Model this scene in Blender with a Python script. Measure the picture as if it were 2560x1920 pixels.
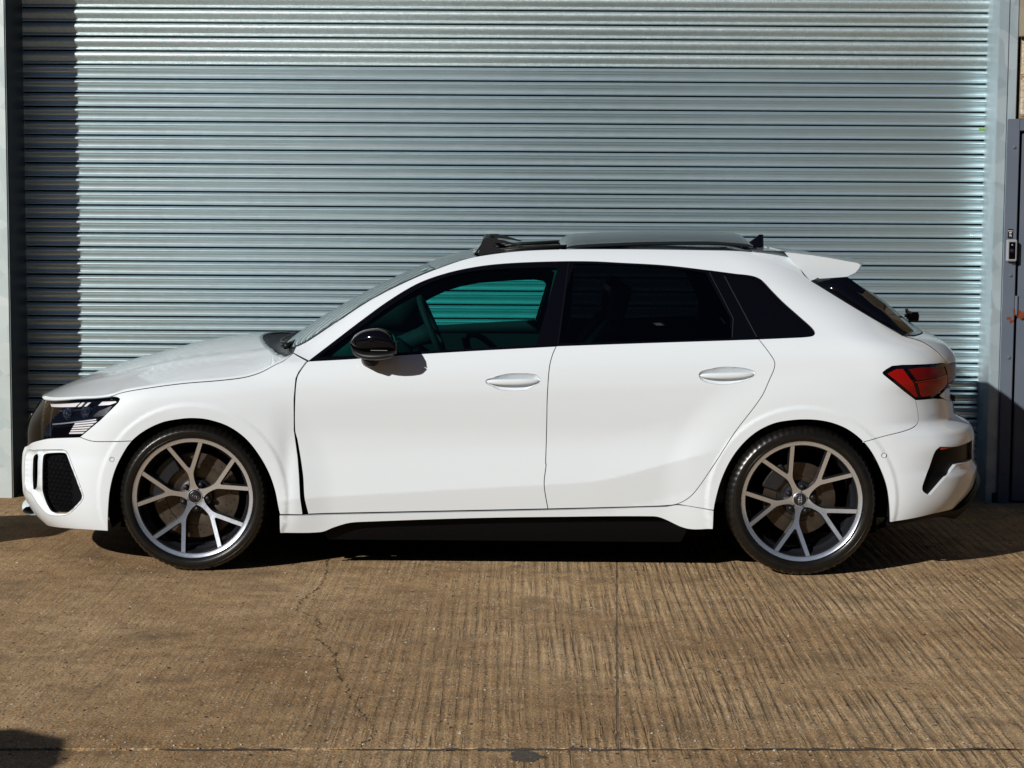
import bpy, bmesh, math, random
import numpy as np
from mathutils import Vector, Matrix
from mathutils.geometry import delaunay_2d_cdt

random.seed(7)
scene = bpy.context.scene
for o in list(bpy.data.objects):
    bpy.data.objects.remove(o, do_unlink=True)
COL = scene.collection

# ------------------------------------------------------------------ camera
cam_data = bpy.data.cameras.new('camera')
cam = bpy.data.objects.new('camera', cam_data)
COL.objects.link(cam)
scene.camera = cam
yaw, pitch, roll = -.0070, .0934, .0064
fw = Vector((math.sin(yaw)*math.cos(pitch), math.cos(yaw)*math.cos(pitch), -math.sin(pitch)))
rt = Vector((math.cos(yaw), -math.sin(yaw), 0)); up = rt.cross(fw)
r2 = rt*math.cos(roll) + up*math.sin(roll); u2 = up*math.cos(roll) - rt*math.sin(roll)
m = Matrix((r2, u2, -fw)).transposed().to_4x4()
m.translation = Vector((.1208, -9.3301, 1.6163))
cam.matrix_world = m
cam_data.sensor_fit = 'HORIZONTAL'; cam_data.sensor_width = 36.0
cam_data.lens = 4927.12/2560*36.0
cam_data.clip_start = .05; cam_data.clip_end = 2000
scene.render.resolution_x = 1024; scene.render.resolution_y = 768

# ------------------------------------------------------------------ light
SUN = Vector((.85, 1.0, -.62)).normalized()          # direction the light travels
elev = math.asin(-SUN.z)
world = bpy.data.worlds.new('World'); scene.world = world
world.use_nodes = True
wn = world.node_tree; wn.nodes.clear()
sky = wn.nodes.new('ShaderNodeTexSky'); sky.sky_type = 'NISHITA'; sky.sun_disc = False
sky.sun_elevation = elev; sky.sun_rotation = math.atan2(-SUN.x, -SUN.y)
sky.air_density = .48; sky.dust_density = .05; sky.ozone_density = 3.0
bg = wn.nodes.new('ShaderNodeBackground'); bg.inputs['Strength'].default_value = .05
wo = wn.nodes.new('ShaderNodeOutputWorld')
wn.links.new(sky.outputs[0], bg.inputs[0]); wn.links.new(bg.outputs[0], wo.inputs[0])
sd = bpy.data.lights.new('sun', 'SUN'); sd.energy = 5.0; sd.angle = math.radians(.53); sd.color = (1.0, .965, .92)
so = bpy.data.objects.new('sun', sd); COL.objects.link(so)
so.rotation_euler = SUN.to_track_quat('-Z', 'Y').to_euler(); so.location = (-8, -10, 8)
scene.view_settings.view_transform = 'Standard'; scene.view_settings.look = 'None'
scene.view_settings.exposure = -0.20; scene.view_settings.gamma = 1.0
scene.view_settings.use_curve_mapping = False
try:
    scene.cycles.max_bounces = 8; scene.cycles.transparent_max_bounces = 12
    scene.cycles.caustics_reflective = False; scene.cycles.caustics_refractive = False
    scene.cycles.sample_clamp_indirect = 4.0
except Exception:
    pass

# ------------------------------------------------------------------ car body shape: half-width at (x, z), metres
def pchip(xs, ys):
    # smooth monotone interpolation through a table of points
    xs = np.array(xs, float); ys = np.array(ys, float)
    h = np.diff(xs); dl = np.diff(ys) / h
    m = np.zeros(len(xs))
    for i in range(1, len(xs) - 1):
        if dl[i-1] * dl[i] > 0:
            a = 2*h[i] + h[i-1]; b = h[i] + 2*h[i-1]
            m[i] = (a + b) / (a/dl[i-1] + b/dl[i])
    m[0] = dl[0]; m[-1] = dl[-1]
    def f(x):
        x = np.asarray(x, float)
        i = np.clip(np.searchsorted(xs, x) - 1, 0, len(xs) - 2)
        t = (x - xs[i]) / h[i]
        lo = x < xs[0]; hi = x > xs[-1]
        r = ((2*t**3 - 3*t**2 + 1)*ys[i] + (t**3 - 2*t**2 + t)*h[i]*m[i]
             + (-2*t**3 + 3*t**2)*ys[i+1] + (t**3 - t**2)*h[i]*m[i+1])
        r = np.where(lo, ys[0] + m[0]*(x - xs[0]), r)
        return np.where(hi, ys[-1] + m[-1]*(x - xs[-1]), r)
    return f

def sstep(a, b, x):
    t = np.clip((x - a) / (b - a), 0, 1)
    return t*t*(3 - 2*t)

XF, ZF, XR, ZR = -1.3155, .321, 1.3155, .327      # wheel centres
sec = pchip([.06, .10, .16, .20, .26, .34, .42, .50, .60, .68, .76, .82, .86, .90, .93, .96, 1.0],
            [.835, .855, .872, .878, .884, .889, .891, .892, .895, .899, .902, .900, .894, .882, .868, .845, .79])
belt = pchip([-2.3, -1.9, -1.69, -1.37, -1.1, -.9, -.82, -.44, .25, 1.12, 1.31, 1.6, 2.1],
             [.74, .785, .815, .86, .89, .912, .918, .946, .990, 1.026, 1.034, 1.04, 1.04])
railz = pchip([-1.0, -.90, -.726, -.584, -.443, -.278, -.10, .163, .375, .6, 1.0, 1.25, 1.5, 1.8, 2.2],
              [.95, .965, 1.065, 1.160, 1.236, 1.308, 1.364, 1.394, 1.400, 1.401, 1.398, 1.396, 1.37, 1.33, 1.27])
railw = pchip([-1.0, -.90, -.6, -.28, -.10, .2, .8, 1.25, 1.7, 2.2],
              [.755, .74, .69, .635, .608, .592, .585, .575, .55, .52])
nosex = pchip([.05, .10, .14, .18, .235, .28, .37, .45, .50, .54, .60, .66, .705, .75, .9],
              [-2.05, -2.085, -2.12, -2.16, -2.195, -2.21, -2.213, -2.209, -2.195, -2.195, -2.183, -2.15, -2.118, -2.09, -2.0])
tailx = pchip([.05, .158, .20, .22, .428, .454, .56, .607, .669, .70, .786, .841, .91, .974, 1.008, 1.037, 1.184, 1.276, 1.335, 1.45],
              [1.72, 1.83, 2.03, 2.11, 2.205, 2.190, 2.19, 2.178, 2.095, 2.09, 2.075, 2.098, 2.095, 2.055, 2.005, 1.945, 1.755, 1.60, 1.53, 1.40])
crease = pchip([-.83, -.46, -.10, .20, .41, .53, .70, .886], [.325, .350, .373, .391, .407, .431, .478, .530])

def roundf(t, p=2.4, q=.373):
    t = np.clip(t, 0, 1)
    return np.power(np.maximum(1 - np.power(1 - t, p), 0), q)

def halfwidth_parts(x, z):
    x = np.asarray(x, float); z = np.asarray(z, float)
    zb = belt(x)
    zz = np.where(z < .5, z, .5 + (z - .5) * .45 / np.maximum(zb - .5, .05))
    w = sec(np.minimum(zz, .95))
    # lower door crease
    zc = crease(x); env = sstep(-.99, -.88, x) * (1 - sstep(.80, 1.0, x))
    d = z - zc
    ridge = np.where(d > 0, np.maximum(0, 1 - d/.19)**1.5, np.maximum(0, 1 + d/.15)**1.1)
    w = w + .016 * env * ridge - .008 * env * np.exp(-((z - .60)/.10)**2)
    # soft shoulder line running through the handles
    w = w + .002 * np.exp(-((z - (.80 + .035*x))/.035)**2) * sstep(-.9, -.4, x)
    # greenhouse
    zt = np.maximum(railz(x), zb + .045)
    s = np.maximum((z - zb) / (zt - zb), 0)
    wt = railw(x)
    wb = sec(.95)
    g = .84*s + .16*np.minimum(s, 1.25)**8
    w = np.where(z > zb, wb + (wt - wb) * g, w)
    # rear shoulders pull the greenhouse in
    w = w - .02 * sstep(.8, 1.5, x) * sstep(.96, 1.10, z)
    # wheel arch flares
    for xw, zw in ((XF, ZF), (XR, ZR)):
        r = np.hypot(x - xw, z - zw)
        fl = .0235 - .0055*sstep(.400, .420, r) - .018*sstep(.40, .62, r)
        w = w + fl * (1 - sstep(.78, .95, z))
    # waist between arch and door ahead of the front door (air outlet)
    w = w - .006 * np.exp(-((x + .905)/.030)**2) * sstep(.16, .30, z) * (1 - sstep(.50, .64, z))
    # rear bumper shelf: lower quarter flares out behind the wheel
    w = w + .012*np.exp(-((z - .56)/.05)**2) * sstep(1.72, 1.95, x)
    a = roundf((x - nosex(z)) / .60)
    b = roundf((tailx(z) - x) / .50)
    return w, a, b

def halfwidth(x, z):
    w, a, b = halfwidth_parts(x, z)
    return w * a * b
# panel outlines in side elevation, (x, z) in metres
OUTLINES = {
    'belt_line': [(-0.818, 0.9153), (-0.6185, 0.9279), (-0.4366, 0.9434), (-0.0968, 0.9664), (0.2496, 0.9874), (0.2517, 0.9885), (0.6656, 1.006), (1.123, 1.024), (1.311, 1.033)],
    'door_front_edge': [(-0.818, 0.9153), (-0.8246, 0.9113), (-0.8531, 0.8703), (-0.8645, 0.8436), (-0.8718, 0.7509), (-0.8732, 0.618), (-0.8633, 0.5769), (-0.8389, 0.4278), (-0.8317, 0.3299), (-0.8167, 0.2557)],
    'door_bottom': [(-0.8167, 0.2557), (-0.2914, 0.2703), (0.2204, 0.2845)],
    'door_mid': [(0.2204, 0.2845), (0.2034, 0.3929), (0.2093, 0.4812), (0.2114, 0.5837), (0.2114, 0.4806), (0.2127, 0.6744), (0.2137, 0.7692), (0.2221, 0.8994), (0.2358, 0.9542), (0.2517, 0.9885)],
    'rdoor_bottom': [(0.2204, 0.2845), (0.4597, 0.2918), (0.6474, 0.2977), (0.7316, 0.3024), (0.7781, 0.3101), (0.824, 0.3352), (0.8604, 0.374), (0.9237, 0.4698), (1.001, 0.5929)],
    'rdoor_rear': [(0.9347, 0.4882), (1.021, 0.6261), (1.13, 0.7769), (1.167, 0.8558), (1.185, 0.8974), (1.189, 0.925), (1.176, 0.9524), (1.123, 1.024)],
    'dlo_top': [(-0.818, 0.9153), (-0.7137, 0.9957), (-0.5994, 1.084), (-0.4773, 1.173), (-0.354, 1.246), (-0.2291, 1.291), (-0.0896, 1.321), (0.0502, 1.336), (0.2601, 1.345), (0.4084, 1.346), (0.5311, 1.341), (0.7309, 1.331), (0.9206, 1.311), (1.034, 1.297), (1.11, 1.288), (1.148, 1.272), (1.192, 1.226), (1.237, 1.179), (1.308, 1.115), (1.357, 1.07), (1.367, 1.051), (1.356, 1.039), (1.311, 1.033)],
    'glass_front': [(-0.7715, 0.935), (-0.5912, 1.064), (-0.4351, 1.175), (-0.2978, 1.251), (-0.159, 1.293), (-0.0194, 1.31), (0.1203, 1.317), (0.2565, 1.321), (0.2114, 1.163), (0.1638, 0.9939), (-0.4371, 0.9559), (-0.5987, 0.9437)],
    'glass_rear': [(0.2638, 1.001), (0.297, 1.228), (0.3308, 1.337), (0.5309, 1.333), (0.7306, 1.323), (0.92, 1.299), (0.9728, 1.205), (1.012, 1.108), (1.002, 1.028), (0.6658, 1.014)],
    'glass_quarter': [(0.991, 1.29), (1.105, 1.279), (1.151, 1.247), (1.235, 1.156), (1.319, 1.061), (1.303, 1.045), (1.12, 1.036)],
    'crease': [(-0.8243, 0.3298), (-0.1036, 0.3745), (0.2006, 0.3929), (0.411, 0.4086), (0.5323, 0.4331), (0.8854, 0.5307)],
    'hood_shut': [(-1.674, 0.7595), (-1.622, 0.7785), (-1.527, 0.7971), (-1.358, 0.8209), (-1.19, 0.8359), (-1.09, 0.8491), (-1.023, 0.8697), (-0.9557, 0.9052), (-0.9317, 0.9156), (-0.8969, 0.9426)],
    'fender_apillar': [(-0.8902, 0.9446), (-0.8166, 0.9153)],
    'headlight': [(-2.03, 0.7118), (-1.829, 0.7428), (-1.674, 0.7573), (-1.647, 0.7563), (-1.629, 0.7477), (-1.636, 0.7334), (-1.713, 0.658), (-1.809, 0.5806), (-1.927, 0.5682), (-2.015, 0.5477)],
    'bumper_seam_f': [(-1.809, 0.5795), (-1.755, 0.5655), (-1.695, 0.565), (-1.572, 0.5704)],
    'arch_f': [(-1.687, 0.1745), (-1.681, 0.2686), (-1.671, 0.3548), (-1.65, 0.4347), (-1.615, 0.5087), (-1.572, 0.5704), (-1.512, 0.6174), (-1.438, 0.652), (-1.365, 0.6666), (-1.309, 0.671), (-1.242, 0.6647), (-1.158, 0.6369), (-1.086, 0.5863), (-1.031, 0.5187), (-0.9866, 0.4397), (-0.9589, 0.3606), (-0.9428, 0.2751), (-0.9387, 0.252), (-0.9395, 0.1731)],
    'arch_r': [(1.697, 0.2401), (1.69, 0.317), (1.677, 0.3928), (1.652, 0.4618), (1.613, 0.5369), (1.571, 0.59), (1.508, 0.6397), (1.445, 0.6675), (1.382, 0.6809), (1.32, 0.6842), (1.258, 0.68), (1.185, 0.6656), (1.111, 0.6274), (1.05, 0.5705), (1.002, 0.501), (0.9658, 0.419), (0.9454, 0.3431), (0.9361, 0.2858), (0.9362, 0.2037)],
    'sill_bottom': [(-0.9398, 0.1714), (-0.7631, 0.1731), (-0.7064, 0.1948), (-0.64, 0.215), (-0.5552, 0.2215), (-0.1036, 0.2403), (0.2724, 0.2487), (0.6763, 0.2537), (0.714, 0.2464), (0.8223, 0.2023), (0.9336, 0.2037)],
    'sill_top': [(-0.9397, 0.2513), (-0.8168, 0.2518), (-0.2914, 0.2664), (0.2204, 0.2806), (0.7317, 0.2985)],
    'bumper_seam_r': [(1.571, 0.5887), (1.665, 0.6148), (1.762, 0.6379), (1.804, 0.6539), (1.82, 0.6742), (1.817, 0.7119), (1.805, 0.7655)],
    'taillight': [(1.653, 0.882), (1.668, 0.8974), (1.692, 0.9127), (1.738, 0.9164), (1.933, 0.9146), (2.037, 0.903), (2.035, 0.8512), (1.997, 0.8192), (1.927, 0.78), (1.902, 0.7661), (1.825, 0.7662), (1.805, 0.7655), (1.747, 0.8077)],
    'spoiler_seam': [(1.276, 1.394), (1.324, 1.347), (1.345, 1.296), (1.376, 1.267)],
    'rearglass_low': [(1.376, 1.267), (1.559, 1.154), (1.763, 1.036), (1.823, 1.033), (1.899, 1.037)],
    'rearglass_up': [(1.577, 1.274), (1.732, 1.181), (1.833, 1.103), (1.91, 1.038)],
    'hatch_shut': [(1.762, 1.034), (1.852, 1.008), (1.909, 0.9725), (1.955, 0.9291), (1.966, 0.9096)],
    'reflector': [(1.914, 0.5593), (1.996, 0.5676), (2.098, 0.5806), (2.103, 0.5673), (2.005, 0.5539), (1.922, 0.5461)],
    'vent_r': [(1.915, 0.5611), (1.894, 0.5432), (1.87, 0.4754), (1.843, 0.4081), (1.84, 0.3766), (1.873, 0.3521), (1.934, 0.4151), (2.003, 0.4751), (2.112, 0.4779), (2.105, 0.5628), (2.005, 0.5539)],
    'bump_r_bottom': [(1.697, 0.2387), (1.806, 0.2512), (1.912, 0.2646), (2.008, 0.2693)],
    'diffuser': [(2.008, 0.2693), (2.037, 0.2923), (2.196, 0.3876), (2.197, 0.4143)],
    'bumper_f_top': [(-1.809, 0.5795), (-1.927, 0.5676), (-1.984, 0.557), (-2.068, 0.5286), (-2.107, 0.5055)],
    'intake': [(-1.999, 0.4719), (-1.993, 0.4869), (-1.96, 0.4973), (-1.884, 0.5054), (-1.872, 0.495), (-1.802, 0.3321), (-1.804, 0.3085), (-1.865, 0.2492), (-1.881, 0.2417), (-1.947, 0.2351), (-1.966, 0.2438), (-2.001, 0.3185), (-2.003, 0.3526)],
    'slit': [(-2.058, 0.4628), (-2.05, 0.4764), (-2.031, 0.4814), (-2.028, 0.4513), (-2.034, 0.3434), (-2.045, 0.3275), (-2.059, 0.3246)],
    'recess': [(-2.108, 0.4809), (-1.998, 0.5074), (-1.899, 0.5195), (-1.875, 0.5074)],
    'bump_f_bottom': [(-1.685, 0.1718), (-1.788, 0.1705), (-1.889, 0.1637), (-1.997, 0.1502), (-2.123, 0.1177)],
    'sensor_f': [(-1.661, 0.4894)],
    'sensor_r': [(1.661, 0.5316)],
    'handle_f': [(-0.0506, 0.8365), (-0.0199, 0.8516), (0.0142, 0.8627), (0.0552, 0.8698), (0.1577, 0.8679), (0.1769, 0.8551), (0.1839, 0.8416), (0.1512, 0.8175), (0.1172, 0.8016), (0.0146, 0.8015), (-0.0196, 0.8163)],
    'handle_r': [(0.8647, 0.8691), (0.925, 0.8982), (0.9902, 0.9051), (1.074, 0.8965), (1.104, 0.8764), (1.037, 0.8426), (0.9347, 0.8343)],
}
# ------------------------------------------------------------------ materials
MATS = {}
def newmat(name):
    m = bpy.data.materials.new(name); m.use_nodes = True
    nt = m.node_tree; nt.nodes.clear()
    out = nt.nodes.new('ShaderNodeOutputMaterial')
    return m, nt, out
def pbr(name, col, rough=.5, metal=0., coat=0., coat_rough=.03, spec=.5, noise=None, bump=None, rvar=None, coords='Object'):
    """principled material; noise=(scale, colour2, amount, detail), bump=(scale, strength, distance)"""
    if name in MATS: return MATS[name]
    m, nt, out = newmat(name)
    b = nt.nodes.new('ShaderNodeBsdfPrincipled')
    b.inputs['Base Color'].default_value = (*col, 1); b.inputs['Roughness'].default_value = rough
    b.inputs['Metallic'].default_value = metal
    b.inputs['Coat Weight'].default_value = coat; b.inputs['Coat Roughness'].default_value = coat_rough
    b.inputs['Specular IOR Level'].default_value = spec
    nt.links.new(b.outputs[0], out.inputs[0])
    tc = nt.nodes.new('ShaderNodeTexCoord')
    if noise:
        n = nt.nodes.new('ShaderNodeTexNoise'); n.inputs['Scale'].default_value = noise[0]; n.inputs['Detail'].default_value = noise[3]
        nt.links.new(tc.outputs[coords], n.inputs['Vector'])
        r = nt.nodes.new('ShaderNodeValToRGB'); r.color_ramp.elements[0].position = .35; r.color_ramp.elements[1].position = .65
        r.color_ramp.elements[0].color = (*col, 1)
        r.color_ramp.elements[1].color = tuple(c*(1-noise[2]) + d*noise[2] for c, d in zip(col, noise[1])) + (1,)
        nt.links.new(n.outputs['Fac'], r.inputs[0]); nt.links.new(r.outputs[0], b.inputs['Base Color'])
    if rvar:
        n2 = nt.nodes.new('ShaderNodeTexNoise'); n2.inputs['Scale'].default_value = rvar[0]; n2.inputs['Detail'].default_value = 4
        nt.links.new(tc.outputs[coords], n2.inputs['Vector'])
        mr = nt.nodes.new('ShaderNodeMapRange'); mr.inputs['To Min'].default_value = rvar[1]; mr.inputs['To Max'].default_value = rvar[2]
        nt.links.new(n2.outputs['Fac'], mr.inputs[0]); nt.links.new(mr.outputs[0], b.inputs['Roughness'])
    if bump:
        n3 = nt.nodes.new('ShaderNodeTexNoise'); n3.inputs['Scale'].default_value = bump[0]; n3.inputs['Detail'].default_value = 5
        nt.links.new(tc.outputs[coords], n3.inputs['Vector'])
        bp = nt.nodes.new('ShaderNodeBump'); bp.inputs['Strength'].default_value = bump[1]; bp.inputs['Distance'].default_value = bump[2]
        nt.links.new(n3.outputs['Fac'], bp.inputs['Height']); nt.links.new(bp.outputs[0], b.inputs['Normal'])
    MATS[name] = m
    return m

def glassmat(name, tint, rough=.0, base=.02, power=1.0):
    """thin pane: tinted see-through plus mirror-like surface reflection by Fresnel"""
    m, nt, out = newmat(name)
    tr = nt.nodes.new('ShaderNodeBsdfTransparent'); tr.inputs[0].default_value = (*tint, 1)
    gl = nt.nodes.new('ShaderNodeBsdfGlossy'); gl.inputs['Roughness'].default_value = rough
    fr = nt.nodes.new('ShaderNodeFresnel'); fr.inputs['IOR'].default_value = 1.48
    mx = nt.nodes.new('ShaderNodeMixShader')
    nt.links.new(fr.outputs[0], mx.inputs[0]); nt.links.new(tr.outputs[0], mx.inputs[1]); nt.links.new(gl.outputs[0], mx.inputs[2])
    nt.links.new(mx.outputs[0], out.inputs[0])
    MATS[name] = m
    return m

M_white = pbr('white_paint', (.690, .740, .770), .5, coat=1.0, coat_rough=.01, spec=.3)
M_black = pbr('gloss_black', (.0025, .0025, .004), .06, spec=.35)
M_satin = pbr('satin_black', (.0025, .0025, .003), .45, spec=.12)
M_rubber = pbr('rubber_trim', (.006, .006, .007), .5, spec=.3)
M_matte = pbr('dark_inner', (.004, .004, .005), .9, spec=.1)
M_plast = pbr('dark_plastic', (.009, .009, .010), .45, spec=.35)
M_tyre = pbr('tyre_rubber', (.0045, .0042, .0038), .5, noise=(40, (.009, .008, .006), .6, 4), bump=(160, .12, .002), rvar=(14, .22, .36), spec=.5)
M_alloy = pbr('machined_alloy', (.86, .92, 1.0), .22, metal=.90, rvar=(60, .19, .26))
M_anth = pbr('anthracite_alloy', (.030, .032, .038), .25, metal=.5, coat=.3)
M_disc = pbr('brake_disc', (.115, .095, .075), .42, metal=.9, noise=(30, (.07, .055, .042), .6, 3))
M_calip = pbr('caliper_black', (.012, .013, .016), .3, coat=.4)
M_chrome = pbr('chrome', (.85, .86, .88), .10, metal=1.0)
M_seat = pbr('seat_fabric', (.012, .012, .014), .8)
M_glassg = glassmat('green_glass', (.22, .80, .74))
M_glassw = glassmat('windscreen_glass', (.34, .52, .50))
M_glassd = glassmat('privacy_glass', (.075, .095, .10))
M_clear = glassmat('clear_lens', (.93, .93, .95))
M_drl = pbr('white_light_guide', (.78, .76, .76), .3, coat=.5)
M_silver = pbr('headlight_silver', (.55, .55, .58), .3, metal=.7)
M_red = pbr('red_lens', (.27, .006, .005), .22, spec=.25)
M_red2 = pbr('dark_red_lens', (.13, .004, .004), .22, spec=.2)
M_orange = pbr('reflector_red', (.35, .03, .015), .15, coat=.8)

# ------------------------------------------------------------------ mesh helpers
def link(o, parent=None):
    COL.objects.link(o)
    if parent is not None: o.parent = parent
    return o
def tag(o, label=None, cat=None, group=None, kind=None):
    if label: o['label'] = label
    if cat: o['category'] = cat
    if group: o['group'] = group
    if kind: o['kind'] = kind
    return o
def empty(name, loc=(0, 0, 0)):
    o = bpy.data.objects.new(name, None); o.location = loc; o.empty_display_size = .2
    return link(o)
def mobj(name, V, F, mats, parent=None, mi=None, normals=None, smooth=True, loc=None):
    me = bpy.data.meshes.new(name)
    me.from_pydata([tuple(map(float, v)) for v in V], [], [tuple(map(int, f)) for f in F])
    for mt in (mats if isinstance(mats, (list, tuple)) else [mats]): me.materials.append(mt)
    if mi is not None: me.polygons.foreach_set('material_index', np.array(mi, dtype=np.int32))
    me.polygons.foreach_set('use_smooth', np.full(len(me.polygons), bool(smooth)))
    me.update()
    if normals is not None:
        me.normals_split_custom_set_from_vertices([tuple(map(float, n)) for n in normals])
    o = bpy.data.objects.new(name, me)
    if loc is not None: o.location = loc
    return link(o, parent)

class MB:
    """collects boxes, prisms, tubes and lathes and links them as ONE mesh"""
    def __init__(s): s.V = []; s.F = []; s.I = []
    def add(s, V, F, mi=0):
        b = len(s.V); s.V += [tuple(v) for v in V]
        for f in F: s.F.append(tuple(b + i for i in f)); s.I.append(mi)
        return s
    def box(s, x0, x1, y0, y1, z0, z1, bev=0., mi=0):
        if bev <= 0:
            V = [(x, y, z) for z in (z0, z1) for y in (y0, y1) for x in (x0, x1)]
            return s.add(V, [(0, 2, 3, 1), (4, 5, 7, 6), (0, 1, 5, 4), (2, 6, 7, 3), (0, 4, 6, 2), (1, 3, 7, 5)], mi)
        bm = bmesh.new(); bmesh.ops.create_cube(bm, size=1.0)
        for v in bm.verts:
            v.co = Vector(((x0+x1)/2 + v.co.x*(x1-x0), (y0+y1)/2 + v.co.y*(y1-y0), (z0+z1)/2 + v.co.z*(z1-z0)))
        bmesh.ops.bevel(bm, geom=list(bm.edges), offset=bev, segments=2, affect='EDGES')
        bm.verts.ensure_lookup_table()
        V = [tuple(v.co) for v in bm.verts]; F = [[v.index for v in f.verts] for f in bm.faces]
        bm.free(); return s.add(V, F, mi)
    def prism(s, poly, axis, a, b, mi=0):
        """closed 2D polygon extruded along axis from a to b"""
        n = len(poly)
        def P(p, t): return {'y': (p[0], t, p[1]), 'x': (t, p[0], p[1]), 'z': (p[0], p[1], t)}[axis]
        V = [P(p, a) for p in poly] + [P(p, b) for p in poly]
        F = [tuple(range(n)), tuple(range(2*n-1, n-1, -1))] + [(i, i+n, (i+1) % n + n, (i+1) % n) for i in range(n)]
        return s.add(V, F, mi)
    def tube(s, pts, r, seg=10, mi=0, cap=True):
        pts = [Vector(p) for p in pts]; n = len(pts)
        rr = r if isinstance(r, (list, tuple)) else [r]*n
        base = len(s.V); up = Vector((0, 0, 1))
        for i, p in enumerate(pts):
            d = (pts[min(i+1, n-1)] - pts[max(i-1, 0)]).normalized()
            a = d.cross(up)
            if a.length < 1e-4: a = d.cross(Vector((1, 0, 0)))
            a.normalize(); b = d.cross(a)
            for k in range(seg):
                t = 2*math.pi*k/seg; s.V.append(tuple(p + (a*math.cos(t) + b*math.sin(t))*rr[i]))
        for i in range(n-1):
            for k in range(seg):
                s.F.append((base+i*seg+k, base+i*seg+(k+1) % seg, base+(i+1)*seg+(k+1) % seg, base+(i+1)*seg+k)); s.I.append(mi)
        if cap:
            s.F.append(tuple(base+k for k in range(seg-1, -1, -1))); s.I.append(mi)
            s.F.append(tuple(base+(n-1)*seg+k for k in range(seg))); s.I.append(mi)
        return s
    def lathe(s, prof, seg=48, mi=0, cx=0, cz=0, closed=False, mis=None):
        """profile of (radius, y) turned about the y axis"""
        base = len(s.V); n = len(prof)
        for r, y in prof:
            for k in range(seg):
                t = 2*math.pi*k/seg; s.V.append((cx + r*math.cos(t), y, cz + r*math.sin(t)))
        for i in range(n - (0 if closed else 1)):
            j = (i+1) % n
            for k in range(seg):
                s.F.append((base+i*seg+k, base+i*seg+(k+1) % seg, base+j*seg+(k+1) % seg, base+j*seg+k))
                s.I.append(mis[i] if mis else mi)
        return s
    def build(s, name, mats, parent=None, smooth=False, angle=None, loc=None):
        o = mobj(name, s.V, s.F, mats, parent, mi=s.I, smooth=smooth or angle is not None, loc=loc)
        bm = bmesh.new(); bm.from_mesh(o.data); bmesh.ops.recalc_face_normals(bm, faces=bm.faces); bm.to_mesh(o.data); bm.free()
        if angle is not None: o.data.set_sharp_from_angle(angle=math.radians(angle))
        return o

def grid(name, P, mat, parent=None, smooth=True, thick=0.):
    """P[i][j] grid of 3D points"""
    n, k = len(P), len(P[0]); V = [p for row in P for p in row]
    F = [(i*k+j, i*k+j+1, (i+1)*k+j+1, (i+1)*k+j) for i in range(n-1) for j in range(k-1)]
    o = mobj(name, V, F, mat, parent, smooth=smooth)
    if thick:
        md = o.modifiers.new('thickness', 'SOLIDIFY'); md.thickness = thick; md.offset = -1
    return o

def sm(pts, step=.012, closed=False):
    """rounded curve through traced points (Catmull-Rom), resampled"""
    P = [np.array(p, float) for p in pts]; n = len(P); out = []
    for i in range(n if closed else n-1):
        p1, p2 = P[i], P[(i+1) % n]
        p0 = P[i-1] if (i > 0 or closed) else 2*p1 - p2
        p3 = P[(i+2) % n] if (i < n-2 or closed) else 2*p2 - p1
        L = np.linalg.norm(p2-p1)
        if L < 1e-6: continue
        # limit tangents so uneven spacing does not overshoot
        m1 = (p2-p0)/max(np.linalg.norm(p2-p0), 1e-9)*L; m2 = (p3-p1)/max(np.linalg.norm(p3-p1), 1e-9)*L
        k = max(1, int(math.ceil(L/step)))
        for j in range(k):
            t = j/k
            out.append((2*t**3-3*t**2+1)*p1 + (t**3-2*t**2+t)*m1 + (-2*t**3+3*t**2)*p2 + (t**3-t**2)*m2)
    if not closed: out.append(P[-1])
    return [tuple(p) for p in out]
def dens(pts, step=.012):
    out = []
    n = len(pts)
    for i in range(n):
        a = np.array(pts[i]); b = np.array(pts[(i+1) % n]); L = np.linalg.norm(b-a)
        if L < 1e-5: continue
        k = max(1, int(math.ceil(L/step)))
        for j in range(k): out.append(tuple(a + (b-a)*j/k))
    return out

def inside(pts, poly):
    pts = np.asarray(pts); x, y = pts[:, 0], pts[:, 1]; r = np.zeros(len(pts), bool)
    P = np.asarray(poly); n = len(P)
    for i in range(n):
        x1, y1 = P[i]; x2, y2 = P[(i+1) % n]
        if y1 == y2: continue
        c = ((y1 > y) != (y2 > y)) & (x < (x2-x1)*(y-y1)/(y2-y1) + x1)
        r ^= c
    return r
def area(P):
    P = np.asarray(P); x, y = P[:, 0], P[:, 1]
    return .5*np.sum(x*np.roll(y, -1) - np.roll(x, -1)*y)
def offset_poly(P, d):
    """moves a CCW polygon inward by d"""
    P = np.asarray(P, float); e = np.roll(P, -1, 0) - P
    e /= np.maximum(np.linalg.norm(e, axis=1, keepdims=True), 1e-9)
    nrm = np.stack([-e[:, 1], e[:, 0]], 1)
    b = nrm + np.roll(nrm, 1, 0); L = np.linalg.norm(b, axis=1, keepdims=True)
    b = b/np.maximum(L, .3); sc = 1/np.clip((b*nrm).sum(1, keepdims=True), .5, 1)
    return P + b*d*sc
def uwarp(x, z):
    w, a, b = halfwidth_parts(x, z)
    return x - w*(1-a) + w*(1-b)
def uinv(u, z):
    lo = nosex(z) + 1e-6; hi = tailx(z) - 1e-6
    for _ in range(42):
        mid = (lo+hi)/2; f = uwarp(mid, z) > u
        hi = np.where(f, mid, hi); lo = np.where(f, lo, mid)
    return (lo+hi)/2
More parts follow.
